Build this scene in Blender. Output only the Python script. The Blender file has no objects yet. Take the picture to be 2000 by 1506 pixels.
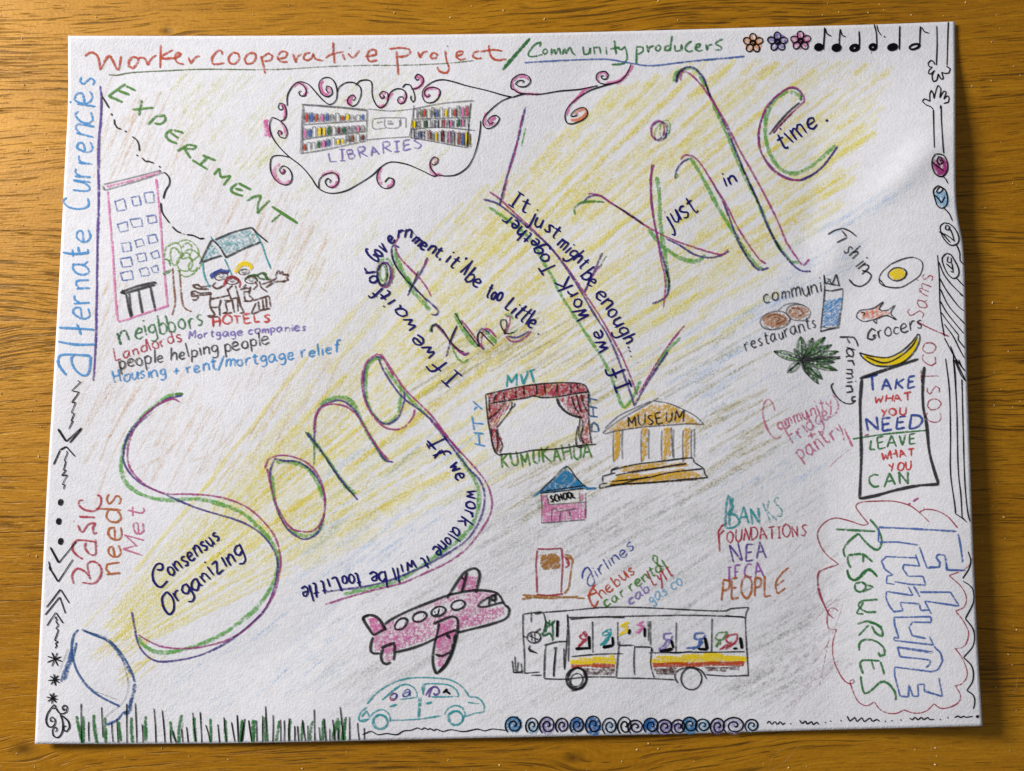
import bpy, math, random, mathutils
R=random.Random(7)
S=bpy.context.scene
def srgb(h):
    c=[int(h[i:i+2],16)/255 for i in (1,3,5)]
    return tuple((x/12.92 if x<=.04045 else ((x+.055)/1.055)**2.4) for x in c)+(1,)
# ------------------------------------------------------------------ camera
HF=65.0
cam=bpy.data.cameras.new('camera'); co=bpy.data.objects.new('camera',cam); S.collection.objects.link(co)
cam.sensor_width=36; cam.lens=18/math.tan(math.radians(HF/2)); cam.clip_start=.01; cam.clip_end=20
F=1000/math.tan(math.radians(HF/2)); CX,CY=1000.0,753.0
# world (X right, Y up the sheet, Z up) -> camera (x right, y down, z forward)
RW=mathutils.Matrix([[0.99998485, -0.00511427, 0.00203363], [-0.00496249, -0.99762522, -0.06869716], [0.00238014, 0.06868602, -0.99763549]])
CP=mathutils.Vector([0.0003617, -0.0212683, 0.2446993])
Rb=mathutils.Matrix((RW[0],-RW[1],-RW[2])).transposed()
co.matrix_world=mathutils.Matrix.Translation(CP)@Rb.to_4x4()
S.camera=co
# ------------------------------------------------------------------ light
S.view_settings.view_transform='Standard'; S.view_settings.look='None'; S.view_settings.exposure=0; S.view_settings.gamma=1
S.cycles.transparent_max_bounces=48; S.cycles.max_bounces=6
W=bpy.data.worlds.new("World"); S.world=W; W.use_nodes=True
W.node_tree.nodes['Background'].inputs[0].default_value=(.93,.95,1,1); W.node_tree.nodes['Background'].inputs[1].default_value=.165
def area(name,loc,target,sx,sy,power,col):
    l=bpy.data.lights.new(name,'AREA'); l.shape='RECTANGLE'; l.size=sx; l.size_y=sy; l.energy=power; l.color=col
    o=bpy.data.objects.new(name,l); S.collection.objects.link(o); o.location=loc
    o.rotation_euler=(mathutils.Vector(target)-mathutils.Vector(loc)).to_track_quat('-Z','Y').to_euler()
area('window_light',(-.80,.42,.56),(0.02,0,0),.22,.28,15.4,(1,.965,.92))
# ------------------------------------------------------------------ sheet surface
def sst(a,b,x):
    t=min(1,max(0,(x-a)/(b-a))); return t*t*(3-2*t)
def hgt(X,Y):
    px=988+6390*X; py=729-6260*Y
    h=.0004
    h+=.0064*sst(1560,1900,px)*sst(60,330,py)*(1-.25*sst(1300,1460,py))
    h+=.0019*sst(1150,1450,py)*(1-.6*sst(200,0,px))
    h+=.0009*sst(320,60,px)*sst(300,700,py)
    h+=.0006*sst(160,40,py)
    # buckle running in from the right edge
    ux,uy=-.745,.667; dx,dy=px-1800,py-322; s=dx*ux+dy*uy; t=dx*uy-dy*ux
    h+=.00125*math.exp(-(t/30)**2)*math.exp(-((s-40)/95)**2)*sst(-90,20,s)
    h+=.0010*math.exp(-((px-1628)/38)**2)*math.exp(-((py-508)/52)**2)
    h-=.0007*math.exp(-((px-1668)/60)**2)*math.exp(-((py-575)/60)**2)
    # gentle undulation
    h+=.0005*(math.sin(px*.0071+1.3)*math.sin(py*.0063+.4)+.6*math.sin(px*.013+py*.009))
    return max(h,.00035)
def ray(u,v):
    d=mathutils.Vector(((u-CX)/F,(v-CY)/F,1)); return RW.transposed()@d
def P3(u,v,eps=0.0):
    r=ray(u,v); z=0.001
    for _ in range(5):
        t=(z-CP.z)/r.z; x=CP.x+r.x*t; y=CP.y+r.y*t; z=hgt(x,y)+eps
    t=(z-CP.z)/r.z
    return (CP.x+r.x*t,CP.y+r.y*t,z)
# ------------------------------------------------------------------ node helpers
def newmat(name):
    m=bpy.data.materials.new(name); m.use_nodes=True; nt=m.node_tree; nt.nodes.clear(); return m,nt
def N(nt,t,**k):
    n=nt.nodes.new(t)
    for a,b in k.items():
        if a=='i':
            for q,w in b.items(): n.inputs[q].default_value=w
        else: setattr(n,a,b)
    return n
def L(nt,a,b): nt.links.new(a,b)
def mathn(nt,op,a,b=None,clamp=False):
    n=nt.nodes.new('ShaderNodeMath'); n.operation=op; n.use_clamp=clamp
    for i,v in enumerate((a,b)):
        if v is None: continue
        if isinstance(v,(int,float)): n.inputs[i].default_value=v
        else: nt.links.new(v,n.inputs[i])
    return n.outputs[0]
def noise(nt,coord,scale,detail=2,rough=.5,vec=None,dist=0):
    mp=N(nt,'ShaderNodeMapping'); L(nt,coord,mp.inputs[0])
    if vec: mp.inputs['Scale'].default_value=vec
    n=N(nt,'ShaderNodeTexNoise'); n.inputs['Scale'].default_value=scale; n.inputs['Detail'].default_value=detail; n.inputs['Roughness'].default_value=rough; n.inputs['Distortion'].default_value=dist
    L(nt,mp.outputs[0],n.inputs['Vector']); return n.outputs['Fac']
def paper_bump(nt,coord,strength=1.0):
    a=noise(nt,coord,1250,3,.6); b=noise(nt,coord,3000,2,.5); c=noise(nt,coord,60,2,.5)
    s=mathn(nt,'ADD',mathn(nt,'MULTIPLY',a,1.0),mathn(nt,'MULTIPLY',b,.45)); s=mathn(nt,'ADD',s,mathn(nt,'MULTIPLY',c,.8))
    bp=N(nt,'ShaderNodeBump'); bp.inputs['Strength'].default_value=strength; bp.inputs['Distance'].default_value=.00015
    L(nt,s,bp.inputs['Height']); return bp.outputs[0]
def coords(nt):
    g=N(nt,'ShaderNodeNewGeometry'); return g.outputs['Position']
# paper
mp_,nt=newmat('cartridge_paper'); pos=coords(nt)
bs=N(nt,'ShaderNodeBsdfPrincipled',i={'Roughness':.85}); bs.inputs['Specular IOR Level'].default_value=.15
f=noise(nt,pos,420,4,.6); r=N(nt,'ShaderNodeValToRGB'); r.color_ramp.elements[0].position=.3; r.color_ramp.elements[0].color=(.72,.724,.775,1); r.color_ramp.elements[1].position=.7; r.color_ramp.elements[1].color=(.80,.804,.86,1); L(nt,f,r.inputs[0]); L(nt,r.outputs[0],bs.inputs['Base Color'])
L(nt,paper_bump(nt,pos),bs.inputs['Normal']); o=N(nt,'ShaderNodeOutputMaterial'); L(nt,bs.outputs[0],o.inputs[0]); PAPER=mp_
# pencils and pens
COL=dict(orange='#C2491A',burnt='#B8621A',olive='#5C7040',green='#2F7A3C',dgreen='#0E6434',leaf='#4C8A26',leaflt='#7CA848',blue='#4A6DB4',royal='#2A489E',sky='#4496D6',skylt='#84B8DC',steel='#2F5C98',steelblue='#3684BC',deepblue='#0E68B4',deepsky='#1480B8',violet='#5E409C',lilac='#8474BE',lilac2='#B0ACD8',mauve='#9C5CB4',mauvelt='#C8A8C8',pink='#E078B4',pinkhot='#DE7AB4',magenta='#B03C86',rosepk='#CC7092',rosered='#A83850',crimson='#B42E46',red='#CC3A3C',maroon='#701C34',salmon='#E68860',peach='#EEA870',yellow='#F6D80C',gold='#E2B22C',ochre='#AE7628',brown='#8A4E2C',dbrown='#593226',bread='#C08C66',graphite='#48484C',charcoal='#19191B',pen='#040408',navy='#14126A',teal='#2CA0AA',forest='#3A6426',paperw='#F0F0F8',beam='#F6EA50',beam2='#F2DC34',khaki='#B8AC58',tan='#DCB074',greyl='#A4A4A0',bluelt='#A8CCF4',ygreen='#DCE078',tviolet='#48388A',tgreen='#5CAC3C',tmag='#A83A86')
MATS={}
BLACK=('pen','navy','charcoal','graphite')
SOFT=dict(beam=.33,beam2=.38,tan=.28,ygreen=.28,bluelt=.28,greyl=.185,mauvelt=.24,khaki=.36)
WAXY=('tgreen','tviolet','tmag')
def tool(name):
    if name in MATS: return MATS[name]
    ink=name in('pen','navy')
    m,nt=newmat(('ink_' if ink else 'pencil_')+name); pos=coords(nt)
    uv=N(nt,'ShaderNodeUVMap',uv_map='stroke'); sp=N(nt,'ShaderNodeSeparateXYZ'); L(nt,uv.outputs[0],sp.inputs[0])
    u=mathn(nt,'ABSOLUTE',sp.outputs[0]); p=sp.outputs[1]
    edge=mathn(nt,'POWER',u,3.0 if not ink else 6.0)
    if ink:
        n=noise(nt,pos,1500,2,.5)
        k=mathn(nt,'SUBTRACT',mathn(nt,'ADD',1.35,mathn(nt,'MULTIPLY',mathn(nt,'SUBTRACT',n,.5),2.0)),mathn(nt,'MULTIPLY',edge,.9))
        al=mathn(nt,'MULTIPLY',mathn(nt,'MINIMUM',k,1.0,True),.99)
    else:
        soft=name in SOFT
        a=noise(nt,pos,1500 if soft else 1250,4,.7); b=noise(nt,pos,260,2,.5)
        g=mathn(nt,'ADD',mathn(nt,'MULTIPLY',mathn(nt,'SUBTRACT',a,.5),2.1 if soft else 3.3),mathn(nt,'MULTIPLY',mathn(nt,'SUBTRACT',b,.5),.6))
        k=mathn(nt,'SUBTRACT',mathn(nt,'ADD',g,mathn(nt,'MULTIPLY',p,1.15 if soft or name in BLACK else .97)),mathn(nt,'MULTIPLY',edge,.55))
        mx=.62 if name in('graphite',) else (SOFT[name] if soft else (.78 if name in WAXY else .82))
        al=mathn(nt,'MULTIPLY',mathn(nt,'MAXIMUM',mathn(nt,'MINIMUM',k,1.0),0.0),mx)
    bs=N(nt,'ShaderNodeBsdfPrincipled',i={'Roughness':.6 if not ink else .45}); bs.inputs['Specular IOR Level'].default_value=.2
    bs.inputs['Base Color'].default_value=srgb(COL[name]); L(nt,paper_bump(nt,pos,.8),bs.inputs['Normal'])
    L(nt,al,bs.inputs['Alpha'])
    o=N(nt,'ShaderNodeOutputMaterial'); L(nt,bs.outputs[0],o.inputs[0]); MATS[name]=m; return m
# ------------------------------------------------------------------ stroke machine
V=[0,0,1]; PARTS=[]; CUR=None; LAYER=[0]
def view(ox,oy,s=.26567): V[0],V[1],V[2]=ox,oy,s
def part(name,label=None,parent=None,new=False):
    global CUR
    if parent:
        par=[q for q in PARTS if q['name']==parent and q['parent'] is None][-1]
        CUR=dict(name=name,label=label,parent=par,v=[],f=[],uv=[],m=[],ms=[]); PARTS.append(CUR); return
    if label is None and not new:
        c=[q for q in PARTS if q['name']==name and q['parent'] is None]
        if c: CUR=c[-1]; return
    CUR=dict(name=name,label=label,parent=None,v=[],f=[],uv=[],m=[],ms=[]); PARTS.append(CUR)
def parse(s):
    out=[]
    for k in s.split(';'):
        a=[float(x) for x in k.split()]
        if len(a)>=4: out.append(list(zip(a[::2],a[1::2])))
    return out
def catmull(p):
    n=len(p)
    if n<3: return p
    q=[(2*p[0][0]-p[1][0],2*p[0][1]-p[1][1])]+p+[(2*p[-1][0]-p[-2][0],2*p[-1][1]-p[-2][1])]
    out=[p[0]]
    for i in range(1,n):
        a,b,c,e=q[i-1],q[i],q[i+1],q[i+2]
        m=max(1,min(8,int(math.hypot(c[0]-b[0],c[1]-b[1])/5)))
        for j in range(1,m+1):
            t=j/m;t2=t*t;t3=t2*t
            out.append(tuple(.5*((2*b[k])+(c[k]-a[k])*t+(2*a[k]-5*b[k]+4*c[k]-e[k])*t2+(3*b[k]-a[k]-3*c[k]+e[k])*t3) for k in (0,1)))
    return out
def onpaper(x,y): return 150-.045*y<x<1850+.02*y and y<1425 and not(960<x<1136 and 784<y<868)
def d(tl,w,pts,sm=True,p=1.0):
    if tl=='pen': w*=1.16
    sl=parse(pts) if isinstance(pts,str) else [list(pts)]
    for s in sl:
        if tl in SOFT and tl!='khaki': s=[q for q in s if V[1]+q[1]*V[2]>112 and onpaper(V[0]+q[0]*V[2],V[1]+q[1]*V[2])]
        if len(s)<2: continue
        s=[(V[0]+x*V[2],V[1]+y*V[2]) for x,y in s]
        if sm: s=catmull(s)
        # resample evenly
        Ls=[0]
        for a,b in zip(s,s[1:]): Ls.append(Ls[-1]+math.hypot(b[0]-a[0],b[1]-a[1]))
        T=Ls[-1]
        if T<.2: continue
        step=3.0 if w<6 else 5.0
        n=max(2,int(T/step)); q=[]; k=0
        for i in range(n+1):
            t=T*i/n
            while k<len(Ls)-2 and Ls[k+1]<t: k+=1
            f=(t-Ls[k])/max(1e-9,Ls[k+1]-Ls[k]); q.append((s[k][0]+(s[k+1][0]-s[k][0])*f,s[k][1]+(s[k+1][1]-s[k][1])*f))
        LAYER[0]+=1; lay=(LAYER[0]%56)*.9e-6+(0 if tl in SOFT else (1.3e-4 if tl in BLACK else 6e-5))
        if tl in CUR['ms']: mi=CUR['ms'].index(tl)
        else: CUR['ms'].append(tl); mi=len(CUR['ms'])-1
        base=len(CUR['v']); wob=R.uniform(0,6.28); fr=R.uniform(.05,.1)
        for i,(x,y) in enumerate(q):
            a=q[max(0,i-1)]; b=q[min(n,i+1)]; dx,dy=b[0]-a[0],b[1]-a[1]; l=math.hypot(dx,dy) or 1
            tt=i/n*T; tap=min(1,.55+min(tt,T-tt)/(w*.8))
            hw=w*.5*tap*(1+.13*math.sin(tt*fr+wob)+R.uniform(-.06,.06))
            pr=p*(1+.12*math.sin(tt*fr*1.7+wob*2))
            nx,ny=-dy/l*hw,dx/l*hw; e=.00005+lay+.8e-6*i/n
            CUR['v'].append(P3(x+nx,y+ny,e)); CUR['v'].append(P3(x-nx,y-ny,e)); CUR['uv'].append((1,pr)); CUR['uv'].append((-1,pr))
        for i in range(n): CUR['f'].append((base+2*i,base+2*i+1,base+2*i+3,base+2*i+2)); CUR['m'].append(mi)
def ell(cx,cy,rx,ry,rot=0,st=0):
    out=[];c,s=math.cos(rot),math.sin(rot); n=14
    for i in range(n+2):
        a=st+i/n*2*math.pi*1.0; k=1+R.uniform(-.035,.035); x,y=rx*k*math.cos(a),ry*k*math.sin(a); out.append((cx+x*c-y*s,cy+x*s+y*c))
    return out
def ellp(cx,cy,rx,ry): return [(cx+rx*math.cos(i*.45),cy+ry*math.sin(i*.45)) for i in range(14)]
def inside(x,y,P):
    r=False;j=len(P)-1
    for i in range(len(P)):
        if (P[i][1]>y)!=(P[j][1]>y) and x<(P[j][0]-P[i][0])*(y-P[i][1])/(P[j][1]-P[i][1])+P[i][0]: r=not r
        j=i
    return r
def hatch(tl,w,poly,ang,sp,p=.8):
    a=math.radians(ang);c,s=math.cos(a),math.sin(a)
    q=[(x*c+y*s,-x*s+y*c) for x,y in poly]; y0=min(k[1] for k in q); y1=max(k[1] for k in q); y=y0+sp*.4
    while y<y1:
        xs=[]
        for i in range(len(q)):
            A,B=q[i-1],q[i]
            if (A[1]>y)!=(B[1]>y): xs.append(A[0]+(B[0]-A[0])*(y-A[1])/(B[1]-A[1]))
        xs.sort()
        for u,v in zip(xs[::2],xs[1::2]):
            if v-u<3: continue
            m=max(2,int((v-u)/60)); pts=[]
            for i in range(m+1):
                X=u+(v-u)*i/m+(R.uniform(-4,4) if i in(0,m) else 0); Y=y+R.uniform(-2.5,2.5)
                pts.append((X*c-Y*s,X*s+Y*c))
            d(tl,w*.88,pts,p=p*R.uniform(.6,1.0))
        y+=sp*R.uniform(.8,1.15)
def leaf(x0,y0,x1,y1,w):
    dx,dy=x1-x0,y1-y0; l=math.hypot(dx,dy); nx,ny=-dy/l,dx/l
    side=lambda k:[(x0+dx*t+nx*w*k*math.sin(math.pi*min(1,t*1.0))**.8,y0+dy*t+ny*w*k*math.sin(math.pi*t)**.8) if 0<t<1 else (x0+dx*t,y0+dy*t) for t in (0,.2,.4,.6,.8,1)]
    for k in (-.6,-.2,.2,.6): d('green' if R.random()<.7 else 'leaf',4,side(k),p=R.uniform(.3,.75))
    d('graphite',2,side(1)); d('graphite',2,side(-1)); d('charcoal',1.8,side(.15),p=.7)
G={'a':"5 5.5 3 6 1 4.5 .5 2 2 0 4 1 5 4;5 6 5 1.5 6.3 .2",'b':"1 10 1 0;1 4 3 6 5 4.5 5 1.5 3 0 1 1",'c':"5 5 3.5 6 1.2 4.8 .6 2 2 .2 5 .8",'d':"5 5 3 6 1 4.5 .8 1.5 2.5 0 5 1.5;5.2 10 5 0",
'e':"1 3 5 3.6 4.6 5.6 2.6 6 .8 4 .8 1.5 2.6 0 5.4 1",'f':"5 9.5 3.5 10 2.5 8.5 2.4 -.5;.8 6 4.6 6.2",'g':"5 5.5 3 6 1 4.5 1 2.2 2.8 1 5 2.6;5 6 5.2 0 4.6 -3 2.6 -4 .6 -2.8",'h':"1 10 1 0;1 3.5 3 6 4.6 5.4 5 0",
'i':"1.5 6 1.6 0;1.5 8.2 1.8 8.8",'j':"2.5 6 2.6 -2 1.6 -4 0 -3;2.5 8.2 2.8 8.8",'k':"1 10 1 0;5 6 1.2 3;2.4 3.8 5.4 0",'l':"1.4 10 1.5 0",'m':"1 6 1 0;1 4 2.6 6 3.6 5.5 3.8 0;3.8 4 5.4 6 6.6 5.5 6.9 0",'n':"1 6 1 0;1 4 3 6 4.6 5.4 5 0",
'o':"3 6 1 4.6 .7 2 2.6 0 4.8 1 5.2 4 4 5.8 3 6",'p':"1 6 1 -4;1 4.6 3 6 5 4.6 4.6 1.4 2.6 .2 1 1.6",'q':"5 5.5 3 6 1 4.5 1 1.5 3 0 5 2;5 6 5 -4",'r':"1 6 1.2 0;1.1 3.6 2.6 5.8 4.4 5.8",'s':"4.4 5.4 2.6 6 1 4.8 2.4 3.4 4.2 2 3 .2 .8 .8",
't':"2.4 9 2.4 1 3.4 0 4.6 .6;.6 6.2 4.6 6.4",'u':"1 6 1.2 1.4 2.6 0 4.4 1.6 4.8 6;4.8 6 5 0",'v':"1 6 2.8 0;2.8 0 5 6",'w':"1 6 2 0;2 0 3.6 4.5;3.6 4.5 5 0;5 0 6.6 6",'y':"1 6 2.8 1.6;5 6 3.4 0 1.4 -4",'z':"1 6 4.6 6;4.6 6 1 0;1 0 5 .2",
'A':"0.6 0 3.4 10;3.4 10 6 0;1.8 3.8 5 4",'B':"1 10 1 0;1 10 4.4 9.4 4.2 6 1 5.4;1 5.4 5 4.6 4.8 .8 1 0",'C':"5.6 9 3.6 10 1.2 7.6 .8 3 2.6 .2 5.8 1",'D':"1 10 1 0;.6 10 4.6 9 6 5 4.4 1 .8 0",'E':"5 10 1.2 9.8;1.2 9.8 1 0;1 0 5.2 .4;1.1 5.2 4.4 5.4",'F':"1.2 10 1 0;1 10 5.2 10;1 5.2 4.2 5.4",
'G':"5.6 9 3.6 10 1.2 7.6 .8 3 2.6 0 5.4 1 5.4 4;3.4 4.4 6.2 4.2",'H':"1 10 1 0;5.4 10 5.4 0;1 5 5.4 5.4",'I':"2 10 2 0;.4 10 3.6 10;.4 0 3.6 0",'K':"1 10 1 0;5.4 10 1.2 5;1.6 5.4 5.8 0",'L':"1 10 1 .2;1 .2 5 .4",'M':"1 0 1.2 10;1.2 10 3.6 3;3.6 3 6.2 10;6.2 10 6.6 0",'N':"1 0 1 10;1 10 5.4 0;5.4 0 5.6 10",
'O':"3.4 10 1.2 8 .8 3 3.4 0 6 3 6 7.6 3.4 10",'P':"1 10 1 0;1 10 4.6 9.4 4.8 6 1 4.8",'R':"1 10 1 0;1 10 4.6 9.4 4.6 6 1 5;1.6 5.2 5.4 0",'S':"5 9 3 10 1 8 3 5.4 5.2 3 3.4 .2 .8 1",'T':"3 10 3 0;.4 10 5.8 10",'U':"1 10 1.2 2 3.2 0 5.2 2 5.4 10",'V':"1 10 3 0;3 0 5.4 10",'W':"1 10 2.4 0;2.4 0 4 7;4 7 5.6 0;5.6 0 7.2 10",'Y':"1 10 3 5.4;5.4 10 2 0",
'+':"3 6.5 3 .5;.4 3.5 5.6 3.5",'/':"0 -1.5 4 10.5",'.':"1 0 1.5 .4",',':"1 .6 .5 -1.6","'":"1 9.4 .8 7.6"}
def textpath(s,path,h,tl,w,p=1.0):
    adv=[];x=0
    for ch in s:
        if ch==' ': adv.append(x); x+=3.4; continue
        gw=max(q[0] for st in parse(G[ch]) for q in st); adv.append(x); x+=gw+1.1
    Ls=[0]
    for a,b in zip(path,path[1:]): Ls.append(Ls[-1]+math.hypot(b[0]-a[0],b[1]-a[1]))
    sx=Ls[-1]/max(x-.6,1); sy=h/10
    def at(t):
        k=0
        while k<len(Ls)-2 and Ls[k+1]<t: k+=1
        f=(t-Ls[k])/(Ls[k+1]-Ls[k]); a,b=path[k],path[k+1]; l=Ls[k+1]-Ls[k]
        return a[0]+(b[0]-a[0])*f,a[1]+(b[1]-a[1])*f,(b[0]-a[0])/l,(b[1]-a[1])/l
    for ch,x0 in zip(s,adv):
        if ch==' ': continue
        gw=max(q[0] for st in parse(G[ch]) for q in st)
        cx,cy,dx,dy=at(min(Ls[-1],max(0,(x0+gw/2)*sx)))
        ro=R.uniform(-.11,.11); c,sn=math.cos(ro),math.sin(ro); k=1+R.uniform(-.13,.12); dyo=R.uniform(-.6,.6); sl=R.uniform(-.06,.16)
        for st in parse(G[ch]):
            pts=[]
            for a,b in st:
                a2=(a-gw/2+b*sl+R.uniform(-.22,.22))*sx*k; b2=(b+dyo+R.uniform(-.24,.24))*sy*k
                a3,b3=a2*c-b2*sn,a2*sn+b2*c
                pts.append((cx+a3*dx+b3*dy,cy+a3*dy-b3*dx))
            d(tl,w,pts,p=p)
def text(s,x0,y0,x1,y1,h,tl,w,p=1.0): textpath(s,[(x0,y0),(x1,y1)],h,tl,w,p)
# ---- light crayon shading under everything else
view(0,0,1)
part('yellow_beam_shading',label='fan of yellow pencil strokes spreading from the spotlight to the upper right')
def fanray(th,r0,r1,w,p,tool):
    ox,oy=95,1345+R.uniform(-4,4)
    a=math.radians(th); n=max(3,int((r1-r0)/55)); pts=[]
    off=R.uniform(-2,2)
    for i in range(n+1):
        r=r0+(r1-r0)*i/n; b=a+math.radians(R.uniform(-.10,.10)-.5*0)
        pts.append((ox+r*math.cos(b),oy-r*math.sin(b)*1.0+off))
    d(tool,w,pts,p=p)
def beam_end(th):   # how far the fan reaches at each angle
    T=[(24,900),(26,1350),(28,1600),(31,1800),(34,1950),(37,2080),(40,2060),(43,1830),(45,1700),(47,1600),(49,1300),(51,900),(54,500)]
    for (a,ra),(b,rb) in zip(T,T[1:]):
        if a<=th<=b: return ra+(rb-ra)*(th-a)/(b-a)
    return 500
# long rays with uneven pressure
for i in range(46):
    th=25.5+i*(50.5-25.5)/45+R.uniform(-.25,.25)
    e=beam_end(th); r=150+R.uniform(0,60)
    dens=.27+.22*math.sin(i*1.7)
    while r<e:
        LL=R.uniform(160,420); r2=min(r+LL,e-R.uniform(0,60))
        if r2-r>40: fanray(th+R.uniform(-.15,.15),r,r2,R.uniform(9,16)*(1 if r>500 else .7),max(.12,dens+R.uniform(-.13,.13)),'beam')
        r=r2+R.uniform(-30,40)
        if R.random()<.22: r+=R.uniform(20,90)
# dense upper zone
for i in range(400):
    th=R.uniform(31,47.5); e=beam_end(th)
    f=R.random()**.7
    r=900+(e-900)*f*.92; LL=R.uniform(70,230)
    band=math.sin(th*7.2+r*.0016)
    if band<-.2 and R.random()<.93: continue
    fanray(th,r,min(r+LL,e),R.uniform(8,15),R.uniform(.22,.50),'beam' if R.random()<.8 else 'beam2')
for i in range(230):
    th=R.uniform(27,48); r=R.uniform(350,1150); LL=R.uniform(70,260)
    band=math.sin(th*6.1+1.0)
    if band<-.1: continue
    fanray(th,r,r+LL,R.uniform(7,13),R.uniform(.2,.45),'beam' if R.random()<.85 else 'beam2')
# three strong edge rays
for (x0,y0,x1,y1,w,p) in [(165,1225,262,1120,5,.5),(262,1118,420,930,9,.75),(395,960,600,695,10,.7),(300,1160,640,770,9,.55),(210,1265,330,1140,6,.55),(600,695,905,395,11,.5),(520,960,760,800,10,.6),(570,1000,700,915,9,.6),(640,900,990,660,10,.5),(230,1310,300,1285,6,.5),(250,1320,300,1280,7,.55)]:
    n=6; d('beam',w,[(x0+(x1-x0)*i/n+R.uniform(-2,2),y0+(y1-y0)*i/n+R.uniform(-2,2)) for i in range(n+1)],p=p)
for k in range(14):
    x=150+R.uniform(20,130); y=1225+(x-150)*.55+R.uniform(0,70); LL=R.uniform(25,70); d('beam2',4.5,[(x,y),(x+LL*.66,y-LL*.55),(x+LL*1.1,y-LL*.95)],p=.5)
d('yellow',4,"1550 428 1552 434;312 1180 316 1184",p=1.3)
def scat(tool,poly,ang,n,L0,L1,w0,w1,p0,p1):
    xs=[q[0] for q in poly]; ys=[q[1] for q in poly]; k=0; t=0
    while k<n and t<n*20:
        t+=1
        x=R.uniform(min(xs),max(xs)); y=R.uniform(min(ys),max(ys))
        if not inside(x,y,poly): continue
        k+=1; a=math.radians(ang+R.uniform(-4,4)); LL=R.uniform(L0,L1)
        m=4; d(tool,R.uniform(w0,w1),[(x+(i/m-.5)*LL*math.cos(a)+R.uniform(-1,1),y+(i/m-.5)*LL*math.sin(a)+R.uniform(-1,1)) for i in range(m+1)],p=R.uniform(p0,p1))
part('pale_green_shading',label='very faint yellow green strokes below the orange heading')
scat('ygreen',[(270,150),(950,150),(940,240),(760,430),(600,640),(520,420),(420,300)],-46,110,50,130,6,11,.13,.3)
scat('ygreen',[(330,135),(520,135),(560,330),(480,400),(380,250)],-52,26,50,110,6,10,.2,.38)
part('tan_shading',label='faint tan strokes left of the beam')
scat('tan',[(200,190),(330,210),(620,470),(640,560),(560,560),(430,420),(330,330),(200,320)],-66,80,50,120,4,7,.2,.42)
scat('tan',[(150,740),(330,730),(640,680),(700,720),(500,900),(380,960),(270,900),(170,900)],-62,70,50,130,5,9,.17,.36)
scat('tan',[(195,540),(240,560),(230,800),(195,780)],-66,14,60,120,4,7,.2,.35)
for a in ["250 830 215 900 185 985","232 740 190 800 165 850","265 760 215 850 195 900","395 790 330 880 262 918","490 800 420 880 368 902","500 830 450 880 430 905","300 720 240 800"]: d('tan',6,a,p=.42)
part('blue_shading',label='very faint blue strokes beside the beam')
scat('bluelt',[(560,960),(640,900),(940,820),(960,900),(900,1060),(600,1140)],-38,75,50,140,6,11,.14,.3)
scat('bluelt',[(1320,640),(1480,600),(1560,470),(1700,380),(1800,350),(1690,470),(1640,560),(1500,620),(1420,760),(1330,800)],-32,70,40,120,7,12,.16,.34)
scat('bluelt',[(480,1200),(720,1150),(700,1300),(560,1400),(330,1390),(300,1350)],-40,44,50,130,6,10,.12,.24)
scat('bluelt',[(1350,780),(1660,700),(1640,960),(1400,960)],-32,46,40,110,7,12,.12,.26)
part('khaki_shading',label='khaki pencil strokes around the theatre and the museum')
scat('khaki',[(1250,680),(1480,640),(1480,760),(1500,900),(1380,960),(1330,830)],-30,52,50,130,5,8,.2,.42)
scat('khaki',[(940,900),(1180,830),(1180,960),(1050,1010),(950,1080)],-30,38,60,140,5,8,.22,.45)
scat('khaki',[(880,640),(1180,640),(1230,740),(1180,800),(1150,720),(950,700),(860,800),(820,760)],-32,60,60,150,5,8,.22,.45)
scat('khaki',[(1420,780),(1470,770),(1520,880),(1420,930)],-28,16,50,100,6,9,.3,.5)
part('grey_shading',label='grey pencil strokes across the lower half of the sheet')
scat('greyl',[(700,1180),(960,960),(1150,930),(1400,900),(1560,1000),(1620,1130),(1640,1330),(1500,1400),(1000,1400),(720,1380)],-33,330,60,200,7,13,.12,.30)
scat('greyl',[(980,1000),(1400,960),(1420,1100),(1300,1130),(1100,1060),(960,1150)],-30,90,60,180,6,10,.2,.4)
scat('greyl',[(1440,1240),(1620,1160),(1620,1330),(1450,1400)],-28,60,60,170,6,10,.2,.42)
scat('greyl',[(560,1260),(760,1200),(740,1340),(620,1340)],-40,30,40,110,5,9,.14,.3)
part('mauve_shading',label='very faint mauve strokes left of the red cloud')
scat('mauvelt',[(1500,1080),(1590,1050),(1610,1180),(1640,1380),(1560,1400),(1540,1200)],-50,40,50,130,4,8,.12,.28)
d('rosered',1.6,"1655 1150 1590 1210;1650 1170 1620 1250 1585 1300;1620 1240 1600 1340",p=.35)
# ---- big tricolour title, ink sentences
def tri(vio,gre,mag,wv=4.4,wg=8.4,wm=4.2):
    d('tgreen',wg+.6,gre,p=.72); d('tviolet',wv,vio,p=.98); d('tmag',wm,mag,p=.92)
view(200,680,.41173)
part('title_letter',label='big tricolour letter S holding the words Consensus Organizing')
tri("380 222 300 245 220 300 150 370 110 440 97 520 120 580 180 640 290 690 400 740 500 775 620 810 710 850 780 910 825 990 830 1060 810 1150 770 1240 690 1320 600 1390 480 1450 360 1480 260 1485 200 1450 165 1390 150 1310 138 1250",
"382 218 320 226 250 270 180 330 120 420 92 500 88 580 120 650 200 700 320 720 450 715 560 740 660 780 740 850 800 920 835 1000 825 1070 790 1150 730 1230 650 1300 560 1360 450 1410 330 1440 250 1440 190 1405 170 1370",
"365 255 330 240 260 270 190 330 140 400 120 470 120 540 150 600 220 660 300 690 400 692 520 700 620 725 700 765 770 830 820 900 845 1000 835 1080 815 1160 760 1250 680 1330 590 1385 480 1415 380 1425 280 1415 210 1385 170 1360")
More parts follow.
